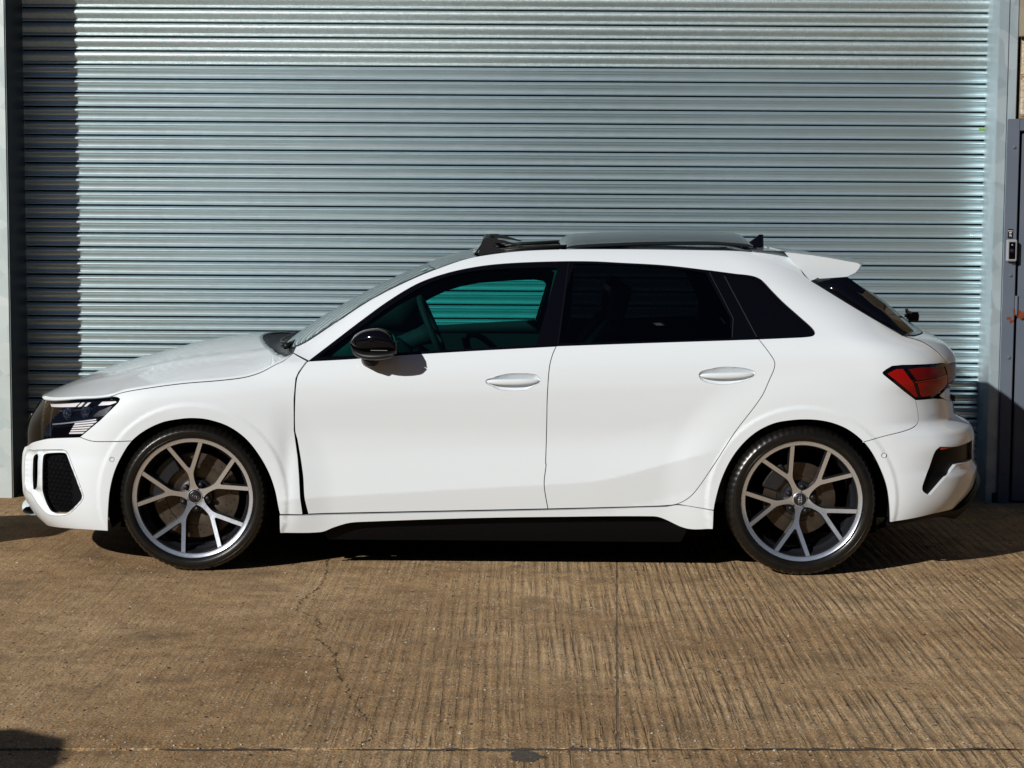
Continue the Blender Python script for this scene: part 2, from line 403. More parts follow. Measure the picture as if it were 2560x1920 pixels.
def side_normal(x, z, e=.0012):
    lo = nosex(z)+2e-5; hi = tailx(z)-2e-5
    xa, xb = np.clip(x-e, lo, hi), np.clip(x+e, lo, hi)
    wx = (halfwidth(xb, z) - halfwidth(xa, z)) / np.maximum(xb-xa, 1e-7)
    wz = (halfwidth(np.clip(x, lo, hi), z+e) - halfwidth(np.clip(x, lo, hi), z-e)) / (2*e)
    n = np.stack([-wx, -np.ones_like(wx), -wz], 1)
    return n/np.linalg.norm(n, axis=1, keepdims=True)
FEAT = []
for xw, zw in ((XF, ZF), (XR, ZR)):
    for r in (.385, .397, .404, .411, .418, .426, .44):
        for k in range(int(2*math.pi*r/.016)):
            t = k*.016/r; FEAT.append((xw + r*math.cos(t), zw + r*math.sin(t)))
for k in range(130):
    x = -.85 + k*.0142
    for d in (-.006, 0, .006): FEAT.append((x, float(crease(x)) + d))
FEAT = np.array(FEAT)

def panel_data(outline, holes=(), off=0., inset=.0018, flange=.012, step=.02, feat=False, hflange=None):
    out = dens(outline)
    P = np.array(out, float)
    if area(P) < 0: P = P[::-1]
    def clampx(P):
        lo = nosex(P[:, 1]) + 3e-5; hi = tailx(P[:, 1]) - 3e-5
        cl = (P[:, 0] <= lo) | (P[:, 0] >= hi)
        Q = P.copy(); Q[:, 0] = np.clip(P[:, 0], lo, hi); return Q, cl
    Q, cl = clampx(P)
    # drop duplicates
    keep = np.linalg.norm(Q - np.roll(Q, 1, 0), axis=1) > 1e-4
    Q, cl = Q[keep], cl[keep]
    if inset:
        R = offset_poly(Q, inset); Q = np.where(cl[:, None], Q, R); Q, c2 = clampx(Q)
    loops = [(Q, cl, flange)]
    for h in holes:
        H = np.array(dens(h, .008), float)
        if area(H) < 0: H = H[::-1]
        loops.append((offset_poly(H, -abs(inset)), np.zeros(len(H), bool), flange if hflange is None else hflange))
    to_u = lambda P: np.stack([uwarp(P[:, 0], P[:, 1]), P[:, 1]], 1)
    LU = [to_u(l[0]) for l in loops]
    bu = LU[0]; lo, hi = bu.min(0), bu.max(0)
    nz = int((hi[1]-lo[1])/(step*.87))+2; nu = int((hi[0]-lo[0])/step)+2
    gz = lo[1] + np.arange(nz)*step*.87
    pts = np.concatenate([np.stack([lo[0] + (np.arange(nu) + .5*(k % 2))*step, np.full(nu, z)], 1) for k, z in enumerate(gz)])
    if feat and len(FEAT):
        ok = (FEAT[:, 0] > nosex(FEAT[:, 1])+.01) & (FEAT[:, 0] < tailx(FEAT[:, 1])-.01)
        pts = np.concatenate([pts, to_u(FEAT[ok])])
    m = inside(pts, bu)
    for l in LU[1:]: m &= ~inside(pts, l)
    pts = pts[m]
    allb = np.concatenate(LU)
    if len(pts):
        dm = np.concatenate([np.min(np.linalg.norm(c[:, None] - allb[None], axis=2), axis=1) for c in np.array_split(pts, max(1, len(pts)//800))])
        pts = pts[dm > step*.42]
    V2 = [Vector(p) for l in LU for p in l] + [Vector(p) for p in pts]
    E = []; b = 0
    for l in LU:
        n = len(l); E += [(b+i, b+(i+1) % n) for i in range(n)]; b += n
    vs, es, fs, ov, oe, of = delaunay_2d_cdt(V2, E, [], 0, 1e-7)
    U = np.array([(v[0], v[1]) for v in vs]); Fc = np.array([f for f in fs if len(f) == 3])
    cen = U[Fc].mean(1); keep = inside(cen, bu)
    for l in LU[1:]: keep &= ~inside(cen, l)
    Fc = Fc[keep]
    X = uinv(U[:, 0], U[:, 1]); Z = U[:, 1]
    # exact coordinates for boundary vertices
    src = np.concatenate([l[0] for l in loops])
    for i, o in enumerate(ov):
        for k in o:
            if k < len(src): X[i], Z[i] = src[k]
    W = halfwidth(X, Z); N = side_normal(X, Z)
    if callable(off):
        allxz = src
        dist = np.concatenate([np.min(np.linalg.norm(c[:, None] - allxz[None], axis=2), axis=1) for c in np.array_split(np.stack([X, Z], 1), max(1, len(X)//800))])
        of_ = off(X, Z, dist)
    else: of_ = np.full(len(X), off)
    V = np.stack([X, -W, Z], 1) - N*of_[:, None]
    if not callable(off): pass
    V = list(map(tuple, V)); Nn = list(map(tuple, N)); F = [tuple(f) for f in Fc]
    customn = not callable(off)
    for li, (l, c, fl) in enumerate(loops):
        if not fl: continue
        n = len(l); w = halfwidth(l[:, 0], l[:, 1])
        nd = side_normal(l[:, 0], l[:, 1])
        e = np.roll(l, -1, 0) - np.roll(l, 1, 0); e /= np.maximum(np.linalg.norm(e, axis=1, keepdims=True), 1e-9)
        on = np.stack([e[:, 1], np.zeros(n), -e[:, 0]], 1) * (1 if li == 0 else -1)
        o0 = off(l[:, 0], l[:, 1], np.zeros(n)) if callable(off) else np.full(n, off)
        P0 = np.stack([l[:, 0], -w, l[:, 1]], 1) - nd*o0[:, None]; P1 = P0 - nd*np.array([1, 1, 1])*fl
        b = len(V); V += list(map(tuple, P0)) + list(map(tuple, P1)); Nn += list(map(tuple, on))*2
        for i in range(n):
            j = (i+1) % n
            if c[i] and c[j]: continue
            q = (b+i, b+n+i, b+n+j, b+j)
            F.append(q if li == 0 else q[::-1])
    return V, F, (Nn if customn else None)

def panel(name, outline, mat, parent, side='near', **k):
    V, F, N = panel_data(outline, **k)
    mir = lambda L: [(a, -b, c) for a, b, c in L]
    if side == 'near': return mobj(name, V, F, mat, parent, normals=N)
    if side == 'far': return mobj(name, mir(V), [f[::-1] for f in F], mat, parent, normals=mir(N) if N else None)
    if side == 'each':
        a = mobj(name, V, F, mat, parent[0] if isinstance(parent, tuple) else parent, normals=N)
        b = mobj(name, mir(V), [f[::-1] for f in F], mat, parent[1] if isinstance(parent, tuple) else parent, normals=mir(N) if N else None)
        return a, b
    n = len(V)
    return mobj(name, V + mir(V), F + [tuple(i+n for i in f[::-1]) for f in F], mat, parent, normals=(N + mir(N)) if N else None)
# ================================================================== SETTING
# ---- concrete yard
def concrete(name, seed):
    m, nt, out = newmat(name); N = nt.nodes.new; L = nt.links.new
    b = N('ShaderNodeBsdfPrincipled'); b.inputs['Roughness'].default_value = .92; b.inputs['Specular IOR Level'].default_value = .25
    L(b.outputs[0], out.inputs[0])
    geo = N('ShaderNodeNewGeometry'); P = geo.outputs['Position']
    def noise(scale, det=4, rough=.55, vec=None, sc=None):
        n = N('ShaderNodeTexNoise'); n.inputs['Scale'].default_value = scale; n.inputs['Detail'].default_value = det; n.inputs['Roughness'].default_value = rough
        if sc:
            mp = N('ShaderNodeMapping'); mp.inputs['Scale'].default_value = sc; L(P, mp.inputs[0]); L(mp.outputs[0], n.inputs['Vector'])
        else: L(vec or P, n.inputs['Vector'])
        return n.outputs['Fac']
    def ramp(f, stops):
        r = N('ShaderNodeValToRGB'); e = r.color_ramp.elements
        while len(e) < len(stops): e.new(.5)
        for i, (p, c) in enumerate(stops): e[i].position = p; e[i].color = (*c, 1) if len(c) == 3 else c
        L(f, r.inputs[0]); return r.outputs[0]
    def mix(f, a, c, mode='MIX'):
        x = N('ShaderNodeMix'); x.data_type = 'RGBA'; x.blend_type = mode
        if isinstance(f, (int, float)): x.inputs[0].default_value = f
        else: L(f, x.inputs[0])
        for s, v in ((6, a), (7, c)):
            if isinstance(v, tuple): x.inputs[s].default_value = (*v, 1)
            else: L(v, x.inputs[s])
        return x.outputs[2]
    big = ramp(noise(.8, 6, .6), [(.3, (.280, .176, .086)), (.5, (.405, .274, .146)), (.72, (.530, .385, .228))])
    mid = ramp(noise(9, 6, .7), [(.30, (.62, .60, .58)), (.55, (1, 1, 1)), (.75, (1.2, 1.18, 1.15))])
    col = mix(1.0, big, mid, 'MULTIPLY')
    fine = ramp(noise(130, 3, .7), [(.32, (.22, .20, .17)), (.5, (1, 1, 1)), (.68, (1.9, 1.8, 1.6))])
    col = mix(.85, col, fine, 'MULTIPLY')
    # exposed aggregate
    v = N('ShaderNodeTexVoronoi'); v.inputs['Scale'].default_value = 75; v.inputs['Randomness'].default_value = 1
    mp = N('ShaderNodeMapping'); mp.inputs['Scale'].default_value = (1, .62, 1); L(P, mp.inputs[0]); L(mp.outputs[0], v.inputs['Vector'])
    wn_ = N('ShaderNodeTexWhiteNoise'); L(v.outputs['Color'], wn_.inputs['Vector'])
    st = ramp(wn_.outputs['Value'], [(0, (.10, .075, .055)), (.3, (.33, .16, .06)), (.55, (.42, .29, .14)), (.8, (.56, .48, .38)), (1, (.22, .17, .12))])
    near = N('ShaderNodeMath'); near.operation = 'LESS_THAN'; near.inputs[1].default_value = .34; L(v.outputs['Distance'], near.inputs[0])
    sel = N('ShaderNodeMath'); sel.operation = 'GREATER_THAN'; sel.inputs[1].default_value = .56
    sp = N('ShaderNodeSeparateColor'); L(v.outputs['Color'], sp.inputs[0]); L(sp.outputs[1], sel.inputs[0])
    mul = N('ShaderNodeMath'); mul.operation = 'MULTIPLY'; L(near.outputs[0], mul.inputs[0]); L(sel.outputs[0], mul.inputs[1])
    col = mix(mul.outputs[0], col, st)
    # larger scattered stones
    v2 = N('ShaderNodeTexVoronoi'); v2.inputs['Scale'].default_value = 30; L(mp.outputs[0], v2.inputs['Vector'])
    sp2 = N('ShaderNodeSeparateColor'); L(v2.outputs['Color'], sp2.inputs[0])
    s2 = N('ShaderNodeMath'); s2.operation = 'GREATER_THAN'; s2.inputs[1].default_value = .80; L(sp2.outputs[0], s2.inputs[0])
    n2 = N('ShaderNodeMath'); n2.operation = 'LESS_THAN'; n2.inputs[1].default_value = .20; L(v2.outputs['Distance'], n2.inputs[0])
    m2 = N('ShaderNodeMath'); m2.operation = 'MULTIPLY'; L(s2.outputs[0], m2.inputs[0]); L(n2.outputs[0], m2.inputs[1])
    st2 = ramp(sp2.outputs[2], [(0, (.07, .05, .04)), (.5, (.20, .12, .07)), (1, (.48, .38, .26))])
    col = mix(m2.outputs[0], col, st2)
    # damp / oily blotches
    blot = ramp(noise(2.6, 5, .65), [(.54, (0, 0, 0)), (.72, (.62, .62, .62))])
    col = mix(blot, col, (.13, .095, .06))
    # relief: brushed grooves running away from the door, aggregate, pitting
    sx = N('ShaderNodeSeparateXYZ'); L(P, sx.inputs[0])
    wob = noise(1.0, 3, .5, sc=(1.3, .35, 1))
    ax = N('ShaderNodeMath'); ax.operation = 'MULTIPLY_ADD'; ax.inputs[1].default_value = .10; L(wob, ax.inputs[0]); L(sx.outputs[0], ax.inputs[2])
    cm = N('ShaderNodeCombineXYZ'); L(ax.outputs[0], cm.inputs[0])
    yy = N('ShaderNodeMath'); yy.operation = 'MULTIPLY'; yy.inputs[1].default_value = .07; L(sx.outputs[1], yy.inputs[0]); L(yy.outputs[0], cm.inputs[1])
    gr = N('ShaderNodeTexWave'); gr.wave_type = 'BANDS'; gr.bands_direction = 'X'; gr.wave_profile = 'SIN'
    gr.inputs['Scale'].default_value = 6.6; gr.inputs['Distortion'].default_value = 2.2; gr.inputs['Detail'].default_value = 4; gr.inputs['Detail Scale'].default_value = 1.1; gr.inputs['Detail Roughness'].default_value = .55
    L(cm.outputs[0], gr.inputs['Vector'])
    gq_ = N('ShaderNodeTexNoise'); gq_.inputs['Scale'].default_value = 34; gq_.inputs['Detail'].default_value = 3; gq_.inputs['Roughness'].default_value = .6
    mg = N('ShaderNodeMapping'); mg.inputs['Scale'].default_value = (1, .045, 1); L(P, mg.inputs[0]); L(mg.outputs[0], gq_.inputs['Vector'])
    gs = N('ShaderNodeMapRange'); gs.inputs['From Min'].default_value = .36; gs.inputs['From Max'].default_value = .50; L(gq_.outputs['Fac'], gs.inputs[0])
    gm = ramp(noise(1.7, 6, .75), [(.36, (.05,)*3), (.64, (1,)*3)])
    xm = N('ShaderNodeMapRange'); xm.inputs['From Min'].default_value = -.9; xm.inputs['From Max'].default_value = .9; xm.inputs['To Min'].default_value = .22; L(sx.outputs[0], xm.inputs[0])
    ga = N('ShaderNodeMath'); ga.operation = 'MULTIPLY'; L(gm, ga.inputs[0]); L(xm.outputs[0], ga.inputs[1])
    gh = N('ShaderNodeMapRange'); gh.inputs['From Min'].default_value = .0; gh.inputs['From Max'].default_value = .55; L(gr.outputs['Fac'], gh.inputs[0])
    gx = N('ShaderNodeMath'); gx.operation = 'MULTIPLY'; L(gh.outputs[0], gx.inputs[0]); L(gs.outputs[0], gx.inputs[1])
    g2 = N('ShaderNodeMath'); g2.operation = 'MULTIPLY'; L(gx.outputs[0], g2.inputs[0]); L(ga.outputs[0], g2.inputs[1])
    # dirt settled in the deepest scores
    iv = N('ShaderNodeMath'); iv.operation = 'SUBTRACT'; iv.inputs[0].default_value = 1.0; L(gs.outputs[0], iv.inputs[1])
    dm = N('ShaderNodeMath'); dm.operation = 'MULTIPLY'; L(iv.outputs[0], dm.inputs[0]); L(ga.outputs[0], dm.inputs[1])
    dk = N('ShaderNodeMath'); dk.operation = 'MULTIPLY'; dk.inputs[1].default_value = .6; L(dm.outputs[0], dk.inputs[0])
    L(mix(dk.outputs[0], col, (.15, .105, .062)), b.inputs['Base Color'])
    b1 = N('ShaderNodeBump'); b1.inputs['Strength'].default_value = .95; b1.inputs['Distance'].default_value = .007; L(g2.outputs[0], b1.inputs['Height'])
    h2 = N('ShaderNodeMath'); h2.operation = 'MULTIPLY_ADD'; h2.inputs[1].default_value = .5; L(noise(70, 5, .75), h2.inputs[0]); L(mul.outputs[0], h2.inputs[2])
    b2 = N('ShaderNodeBump'); b2.inputs['Strength'].default_value = .9; b2.inputs['Distance'].default_value = .008; L(h2.outputs[0], b2.inputs['Height']); L(b1.outputs[0], b2.inputs['Normal'])
    b3 = N('ShaderNodeBump'); b3.inputs['Strength'].default_value = .5; b3.inputs['Distance'].default_value = .02; L(noise(6, 5, .6), b3.inputs['Height']); L(b2.outputs[0], b3.inputs['Normal'])
    L(b3.outputs[0], b.inputs['Normal'])
    return m
M_conc = concrete('brown_concrete', 1)
M_dirt = pbr('joint_dirt', (.030, .022, .015), .95, noise=(60, (.07, .05, .03), .8, 5), bump=(90, .6, .004))
M_stain = pbr('oil_stain', (.045, .036, .026), .6, noise=(50, (.10, .075, .05), .8, 5), bump=(90, .5, .004))

ground = tag(mobj('ground', [(-400, -400, -.03), (400, -400, -.03), (400, 60, -.03), (-400, 60, -.03)], [(0, 1, 2, 3)], M_dirt), kind='structure')
def slab(corners, seedx=0):
    """concrete bay with a slightly ragged, chipped arris"""
    r = random.Random(seedx); poly = []
    for i in range(4):
        a = Vector(corners[i]); b = Vector(corners[(i+1) % 4]); d = (b-a); nn = Vector((-d.y, d.x)).normalized()
        n = int(d.length/.03)
        for k in range(n):
            p = a + d*(k/n)
            j = abs(r.gauss(0, .0012)) + (r.random() < .06)*r.uniform(0, .008)
            if abs(p.x) < 4 and k: p = p + nn*j
            poly.append((p.x, p.y))
    Q = offset_poly(np.array(poly), .0025)
    n = len(poly)
    V = [(*p, -.05) for p in poly] + [(*p, -.0025) for p in poly] + [(*p, 0) for p in Q]
    F = [(i, (i+1) % n, (i+1) % n + n, i+n) for i in range(n)] + [(i+n, (i+1) % n + n, (i+1) % n + 2*n, i+2*n) for i in range(n)] + [tuple(range(2*n, 3*n))]
    return tag(mobj('concrete_slab', V, F, M_conc, smooth=False), kind='structure')
def jx(y): return .564 + .0448*y          # the construction joint runs slightly askew
def jy(x): return -3.640 + .031*x
slab([(-14, jy(-14)+.010), (jx(-3.63)-.0018, jy(.4)+.010), (jx(1.62)-.0018, 1.62), (-14, 1.62)], 1)
slab([(jx(-3.63)+.0018, jy(.4)+.010), (14, jy(14)+.010), (14, 1.62), (jx(1.62)+.0018, 1.62)], 2)
mobj('joint_filler', [(jx(-3.6)-.01, jy(.4), -.0014), (jx(-3.6)+.01, jy(.4), -.0014), (jx(1.6)+.01, 1.6, -.0014), (jx(1.6)-.01, 1.6, -.0014)], [(0, 1, 2, 3)], pbr('joint_filler', (.25, .175, .105), .95, noise=(9, (.07, .05, .03), .9, 5)), ground, smooth=False)
slab([(-14, -16), (14, -16), (14, jy(14)-.010), (-14, jy(-14)-.010)], 3)

def strip(name, pts, widths, mat, z=.0015, parent=None):
    """irregular ribbon on the ground along a path"""
    P = [Vector((*p, 0)) for p in pts]; V = []
    for i, p in enumerate(P):
        d = (P[min(i+1, len(P)-1)] - P[max(i-1, 0)]).normalized(); n = Vector((-d.y, d.x, 0))
        V += [tuple(p + n*widths[i]*random.uniform(.3, 1) + Vector((0, 0, z))), tuple(p - n*widths[i]*random.uniform(.3, 1) + Vector((0, 0, z)))]
    F = [(2*i, 2*i+1, 2*i+3, 2*i+2) for i in range(len(P)-1)]
    return mobj(name, V, F, mat, parent, smooth=False)
def wander(pts, step=.012, amp=.006):
    out = sm(pts, step); return [(x + random.gauss(0, amp), y + random.gauss(0, amp*.5)) for x, y in out]
def crackline(pts, w0):
    p = wander(pts); k = len(p)
    w = [w0*(.35 + .65*abs(math.sin(i*.21 + math.sin(i*.07)*2)))*(.2 if random.random() < .2 else 1) for i in range(k)]
    return strip('crack', p, w, M_dirt, parent=ground)
crackline([(-.767, -.563), (-.741, -.891), (-.734, -1.202), (-.77, -1.453), (-.775, -1.688), (-.684, -1.833), (-.646, -2.045), (-.636, -2.214), (-.566, -2.404), (-.516, -2.702), (-.47, -2.9)], .0044)
crackline([(-.47, -2.9), (-.43, -3.1), (-.34, -3.4), (-.33, -3.48), (-.367, -3.64)], .003)
crackline([(-.77, -1.453), (-.70, -1.50), (-.62, -1.49)], .0025)
def blob(name, cx, cy, rx, ry, mat, z=.0012, parent=None, n=40, rough=.25):
    ph = [random.uniform(0, 6.28) for _ in range(5)]
    V = [(cx, cy, z)]
    for i in range(n):
        t = 2*math.pi*i/n; r = 1 + sum(rough/(k+1)*math.sin((k+2)*t + ph[k]) for k in range(5)) + random.gauss(0, .04)
        V.append((cx + rx*r*math.cos(t), cy + ry*r*math.sin(t), z))
    return mobj(name, V, [(0, i+1, (i+1) % n + 1) for i in range(n)], mat, parent, smooth=False)
blob('oil_stain', .13, -3.715, .06, .045, M_stain, parent=ground)
for xs_ in ((-.45, .75), (.72, 1.62), (-.95, -.55)):
    pp = [(x, jy(x) - .006 + random.gauss(0, .004)) for x in np.arange(xs_[0], xs_[1], .03)]
    strip('damp_seam', pp, [.017*math.sin(math.pi*(i+.5)/len(pp))**.4 for i in range(len(pp))], M_stain, parent=ground)

# ---- roller shutter
def galv(name, c1, c2, rough, scale, metal=.85, bump=.0, streak=False):
    m, nt, out = newmat(name); N = nt.nodes.new; L = nt.links.new
    b = N('ShaderNodeBsdfPrincipled'); b.inputs['Metallic'].default_value = metal
    L(b.outputs[0], out.inputs[0])
    geo = N('ShaderNodeNewGeometry')
    v = N('ShaderNodeTexVoronoi'); v.inputs['Scale'].default_value = scale; v.inputs['Randomness'].default_value = 1
    nz = N('ShaderNodeTexNoise'); nz.inputs['Scale'].default_value = scale*.6; nz.inputs['Detail'].default_value = 4
    mp = N('ShaderNodeMapping'); L(geo.outputs['Position'], mp.inputs[0])
    L(geo.outputs['Position'], nz.inputs['Vector'])
    av = N('ShaderNodeMix'); av.data_type = 'RGBA'; av.inputs[0].default_value = .06; L(mp.outputs[0], av.inputs[6]); L(nz.outputs['Color'], av.inputs[7])
    L(av.outputs[2], v.inputs['Vector'])
    sp = N('ShaderNodeSeparateColor'); L(v.outputs['Color'], sp.inputs[0])
    mx = N('ShaderNodeMix'); mx.data_type = 'RGBA'; mx.inputs[6].default_value = (*c1, 1); mx.inputs[7].default_value = (*c2, 1)
    L(sp.outputs[0], mx.inputs[0])
    n2 = N('ShaderNodeTexNoise'); n2.inputs['Scale'].default_value = 3.0; n2.inputs['Detail'].default_value = 6
    ms = N('ShaderNodeMapping'); ms.inputs['Scale'].default_value = (.25, 1, 4) if streak else (1, 1, 1); L(geo.outputs['Position'], ms.inputs[0]); L(ms.outputs[0], n2.inputs['Vector'])
    r = N('ShaderNodeMapRange'); r.inputs['To Min'].default_value = .92 if streak else .82; r.inputs['To Max'].default_value = 1.06 if streak else 1.15; L(n2.outputs['Fac'], r.inputs[0])
    m2 = N('ShaderNodeMix'); m2.data_type = 'RGBA'; m2.blend_type = 'MULTIPLY'; m2.inputs[0].default_value = 1; L(mx.outputs[2], m2.inputs[6]); L(r.outputs[0], m2.inputs[7])
    L(m2.outputs[2], b.inputs['Base Color'])
    rr = N('ShaderNodeMapRange'); rr.inputs['To Min'].default_value = rough-(.01 if streak else .06); rr.inputs['To Max'].default_value = rough+(.01 if streak else .06); L(sp.outputs[1], rr.inputs[0])
    L(rr.outputs[0], b.inputs['Roughness'])
    if bump:
        nb = N('ShaderNodeTexNoise'); nb.inputs['Scale'].default_value = 260; nb.inputs['Detail'].default_value = 2; L(geo.outputs['Position'], nb.inputs['Vector'])
        bp = N('ShaderNodeBump'); bp.inputs['Strength'].default_value = bump; bp.inputs['Distance'].default_value = .003; L(nb.outputs['Fac'], bp.inputs['Height']); L(bp.outputs[0], b.inputs['Normal'])
    return m
M_slat = galv('galvanised_slat', (.69, .84, .87), (.70, .85, .88), .32, 26, metal=.86, streak=True)
M_slat2 = galv('weathered_slat', (.52, .63, .635), (.62, .72, .725), .43, 70, metal=.82, bump=.5, streak=True)
M_galv = galv('galvanised_plate', (.36, .45, .49), (.47, .56, .60), .52, 9, metal=.5)
M_galvl = galv('galvanised_post', (.45, .53, .53), (.60, .66, .64), .55, 11, metal=.4)
M_guide = pbr('shade_dark_steel', (.035, .042, .05), .5, metal=.6)  # steel darkened to stand in for shade in the left reveal

YS, Z0, PITCH = 1.5146, 2.6364, .0762
shutter = empty('roller_shutter', (0, YS, 0))
tag(shutter, 'wide galvanised steel roller shutter door closed behind the white car', 'shutter')
prof_new = [(.0742, .006), (.0736, -.0070), (.0724, -.0125), (.0702, -.0166), (.0670, -.0200), (.0630, -.0224), (.0590, -.0234), (.0560, -.0232), (.0530, -.0208), (.0495, -.0166), (.0460, -.0124), (.0425, -.0090), (.0395, -.0072),
            (.0365, -.0064), (.0310, -.0062), (.0230, -.0064), (.0175, -.0072), (.0152, -.0102), (.0132, -.0145), (.0105, -.0158), (.0075, -.0146), (.0058, -.0110), (.0042, .006)]
prof_old = [(.0742, .006), (.0730, -.006), (.0695, -.0120), (.0630, -.0170), (.0550, -.0190), (.0460, -.0180), (.0370, -.0140), (.0290, -.0085),
            (.0220, -.0045), (.0185, -.0040), (.0165, -.0075), (.0140, -.0105), (.0090, -.0115), (.0060, -.0090), (.0045, .006)]
def slat_mesh(nm, prof, mat):
    xs = np.linspace(-2.70, 2.68, 40); V = []; F = []
    n = len(prof)
    for x in xs: V += [(x, p[1], p[0]) for p in prof]
    for i in range(len(xs)-1):
        for j in range(n-1): F.append((i*n+j, i*n+j+1, (i+1)*n+j+1, (i+1)*n+j))
    me = bpy.data.meshes.new(nm); me.from_pydata(V, [], F); me.materials.append(mat)
    me.polygons.foreach_set('use_smooth', np.full(len(F), True)); me.update()
    bm = bmesh.new(); bm.from_mesh(me); bmesh.ops.recalc_face_normals(bm, faces=bm.faces)
    if sum(f.normal.y for f in bm.faces) > 0: bmesh.ops.reverse_faces(bm, faces=bm.faces)
    bm.to_mesh(me); bm.free()
    return me
me_new, me_old = slat_mesh('slat', prof_new, M_slat), slat_mesh('slat', prof_old, M_slat2)
for i in range(-6, 34):
    o = bpy.data.objects.new('slat', me_old if i <= 4 else me_new)
    o.location = (0, random.gauss(0, .0006), Z0 - i*PITCH); o.rotation_euler = (random.gauss(0, .004), random.gauss(0, .00012), 0)
    link(o, shutter)
MB().box(-2.70, 2.68, -.02, .012, 0.004, Z0-33*PITCH-.002, .003).build('bottom_bar', M_guide, shutter)
MB().box(-2.72, 2.70, .012, .03, 0, 3.15).build('backing', M_matte, shutter)
# guide channels either side
gl = MB().box(-2.735, -2.634, -.075, -.024, 0, 3.15, .003).box(-2.735, -2.72, -.022, .03, 0, 3.15)
gl.build('guide_rail', M_guide, shutter)
gr_ = MB().box(2.617, 2.664, -.062, -.024, 0, 3.15, .004)
gr_.tube([(2.661, -.062, 0.0), (2.661, -.062, 3.15)], .008, 12)
gr_.build('guide_rail', M_galv, shutter)
# small welded studs and a scrap of green tape on the slats
for x, z in ((2.555, 1.437), (2.47, .665)):
    MB().lathe([(.0, -.030), (.004, -.029), (.0055, -.025), (.0055, -.006)], 12, cx=x, cz=z).build('stud', M_chrome, shutter, smooth=True)
MB().box(2.575, 2.618, -.0262, -.0238, 2.006, 2.017).build('green_tape', pbr('green_tape', (.22, .42, .01), .5), shutter)

# ---- posts, wall, board
pl = tag(MB().box(-3.3, -2.633, 1.15, 1.62, -.02, 3.4, .006).build('steel_post', M_galvl, angle=30), 'stained galvanised post at the left edge of the shutter', 'post')
MB().box(-2.6325, -2.6285, -.345, -.02, 0, 3.15).build('reveal_shade_sheet', M_guide, shutter)  # thin dark sheet standing in for shade on the post's inner face
pr_ = empty('steel_post', (2.66, 1.245, 0)); tag(pr_, 'pale galvanised post between the shutter and the grey door', 'post')
MB().box(-.049, .006, 0, .30, -.02, 3.4, .003).build('face_plate', M_galv, pr_, angle=30)
MB().box(.0065, .056, .006, .30, -.02, 3.4, .003).build('side_plate', M_galv, pr_, angle=30)
MB().box(-.015, .06, -.010, .05, -.02, .055, .004).build('foot_plate', M_guide, pr_, angle=30)

M_block = pbr('stone_block', (.42, .36, .27), .95, noise=(45, (.62, .56, .46), .9, 6), bump=(70, .9, .012))
M_mortar = pbr('sandy_mortar', (.27, .19, .10), .95, noise=(30, (.34, .25, .15), .8, 4), bump=(80, .6, .004))
wall = MB()
wall.box(2.738, 9, 1.275, 1.75, 2.062, 4.2); wall.box(3.65, 9, 1.275, 1.75, -.05, 2.062); wall.box(2.738, 3.65, 1.36, 1.75, -.05, 2.062); wall.box(-9, -2.75, 1.33, 1.75, -.05, 4.2); wall.box(-2.75, 2.738, 1.40, 1.75, 3.14, 4.2)
wall = tag(wall.build('block_wall', M_mortar), 'rough pale block wall above the grey door at the right edge', 'wall')
bw = random.Random(3)
for r in range(-3, 8):
    z0 = 2.075 + r*.213 if r >= 0 else None
    if z0 is None: continue
    x = 2.7425 + (0 if r % 2 else -.0)
    k = 0
    while x < 4.0:
        L_ = .44 if (k or r % 2) else .22
        MB().box(x, x+L_-.012, 1.262+bw.uniform(-.003, .003), 1.345, z0, z0+.199, .008).build('block', M_block, wall, angle=40)
        x += L_; k += 1
M_wood = pbr('weathered_timber', (.22, .185, .13), .85, noise=(6, (.33, .28, .20), .8, 8), bump=(30, .4, .004))
bd = tag(MB().box(2.718, 3.6, 1.215, 1.256, 2.490, 3.1, .003).build('timber_board', M_wood, angle=30), 'weathered timber board at the top right corner of the wall', 'board')

M_door = pbr('blue_grey_paint', (.105, .128, .165), .45, noise=(3, (.13, .152, .19), .7, 6), rvar=(8, .36, .55), spec=.3)
M_doorr = pbr('rusty_paint', (.21, .045, .012), .9, noise=(25, (.10, .02, .008), .8, 6), bump=(60, .8, .004))
door = empty('steel_door', (2.9, 1.24, 0)); tag(door, 'blue grey steel door and frame at the right edge of the picture', 'door')
fr = MB().box(-.228, -.168, -.02, .085, -.02, 2.058, .003); fr.box(-.1675, .70, -.02, .085, 1.996, 2.0575, .003); fr.box(.64, .70, -.02, .085, -.02, 1.9955, .003)
fr.build('frame', M_door, door, angle=30)
MB().box(-.150, .628, -.002, .05, .01, 1.982, .004).build('leaf', M_door, door, angle=30)
MB().box(-.17, .65, .052, .08, -.02, 2.0).build('rebate', M_matte, door)
for x, z in ((-.196, 1.909), (-.192, .790), (-.196, 1.35-.12), (-.190, .16)):
    MB().lathe([(0, -.0275), (.007, -.027), (.0095, -.024), (.0095, -.019)], 6, cx=x, cz=z).build('bolt', M_door, door)
hg = MB().box(-.155, -.095, -.012, .0, 1.03, 1.115, .004); hg.tube([(-.158, -.014, 1.02), (-.158, -.014, 1.12)], .009, 12)
hg.build('hinge', M_door, door, angle=40)
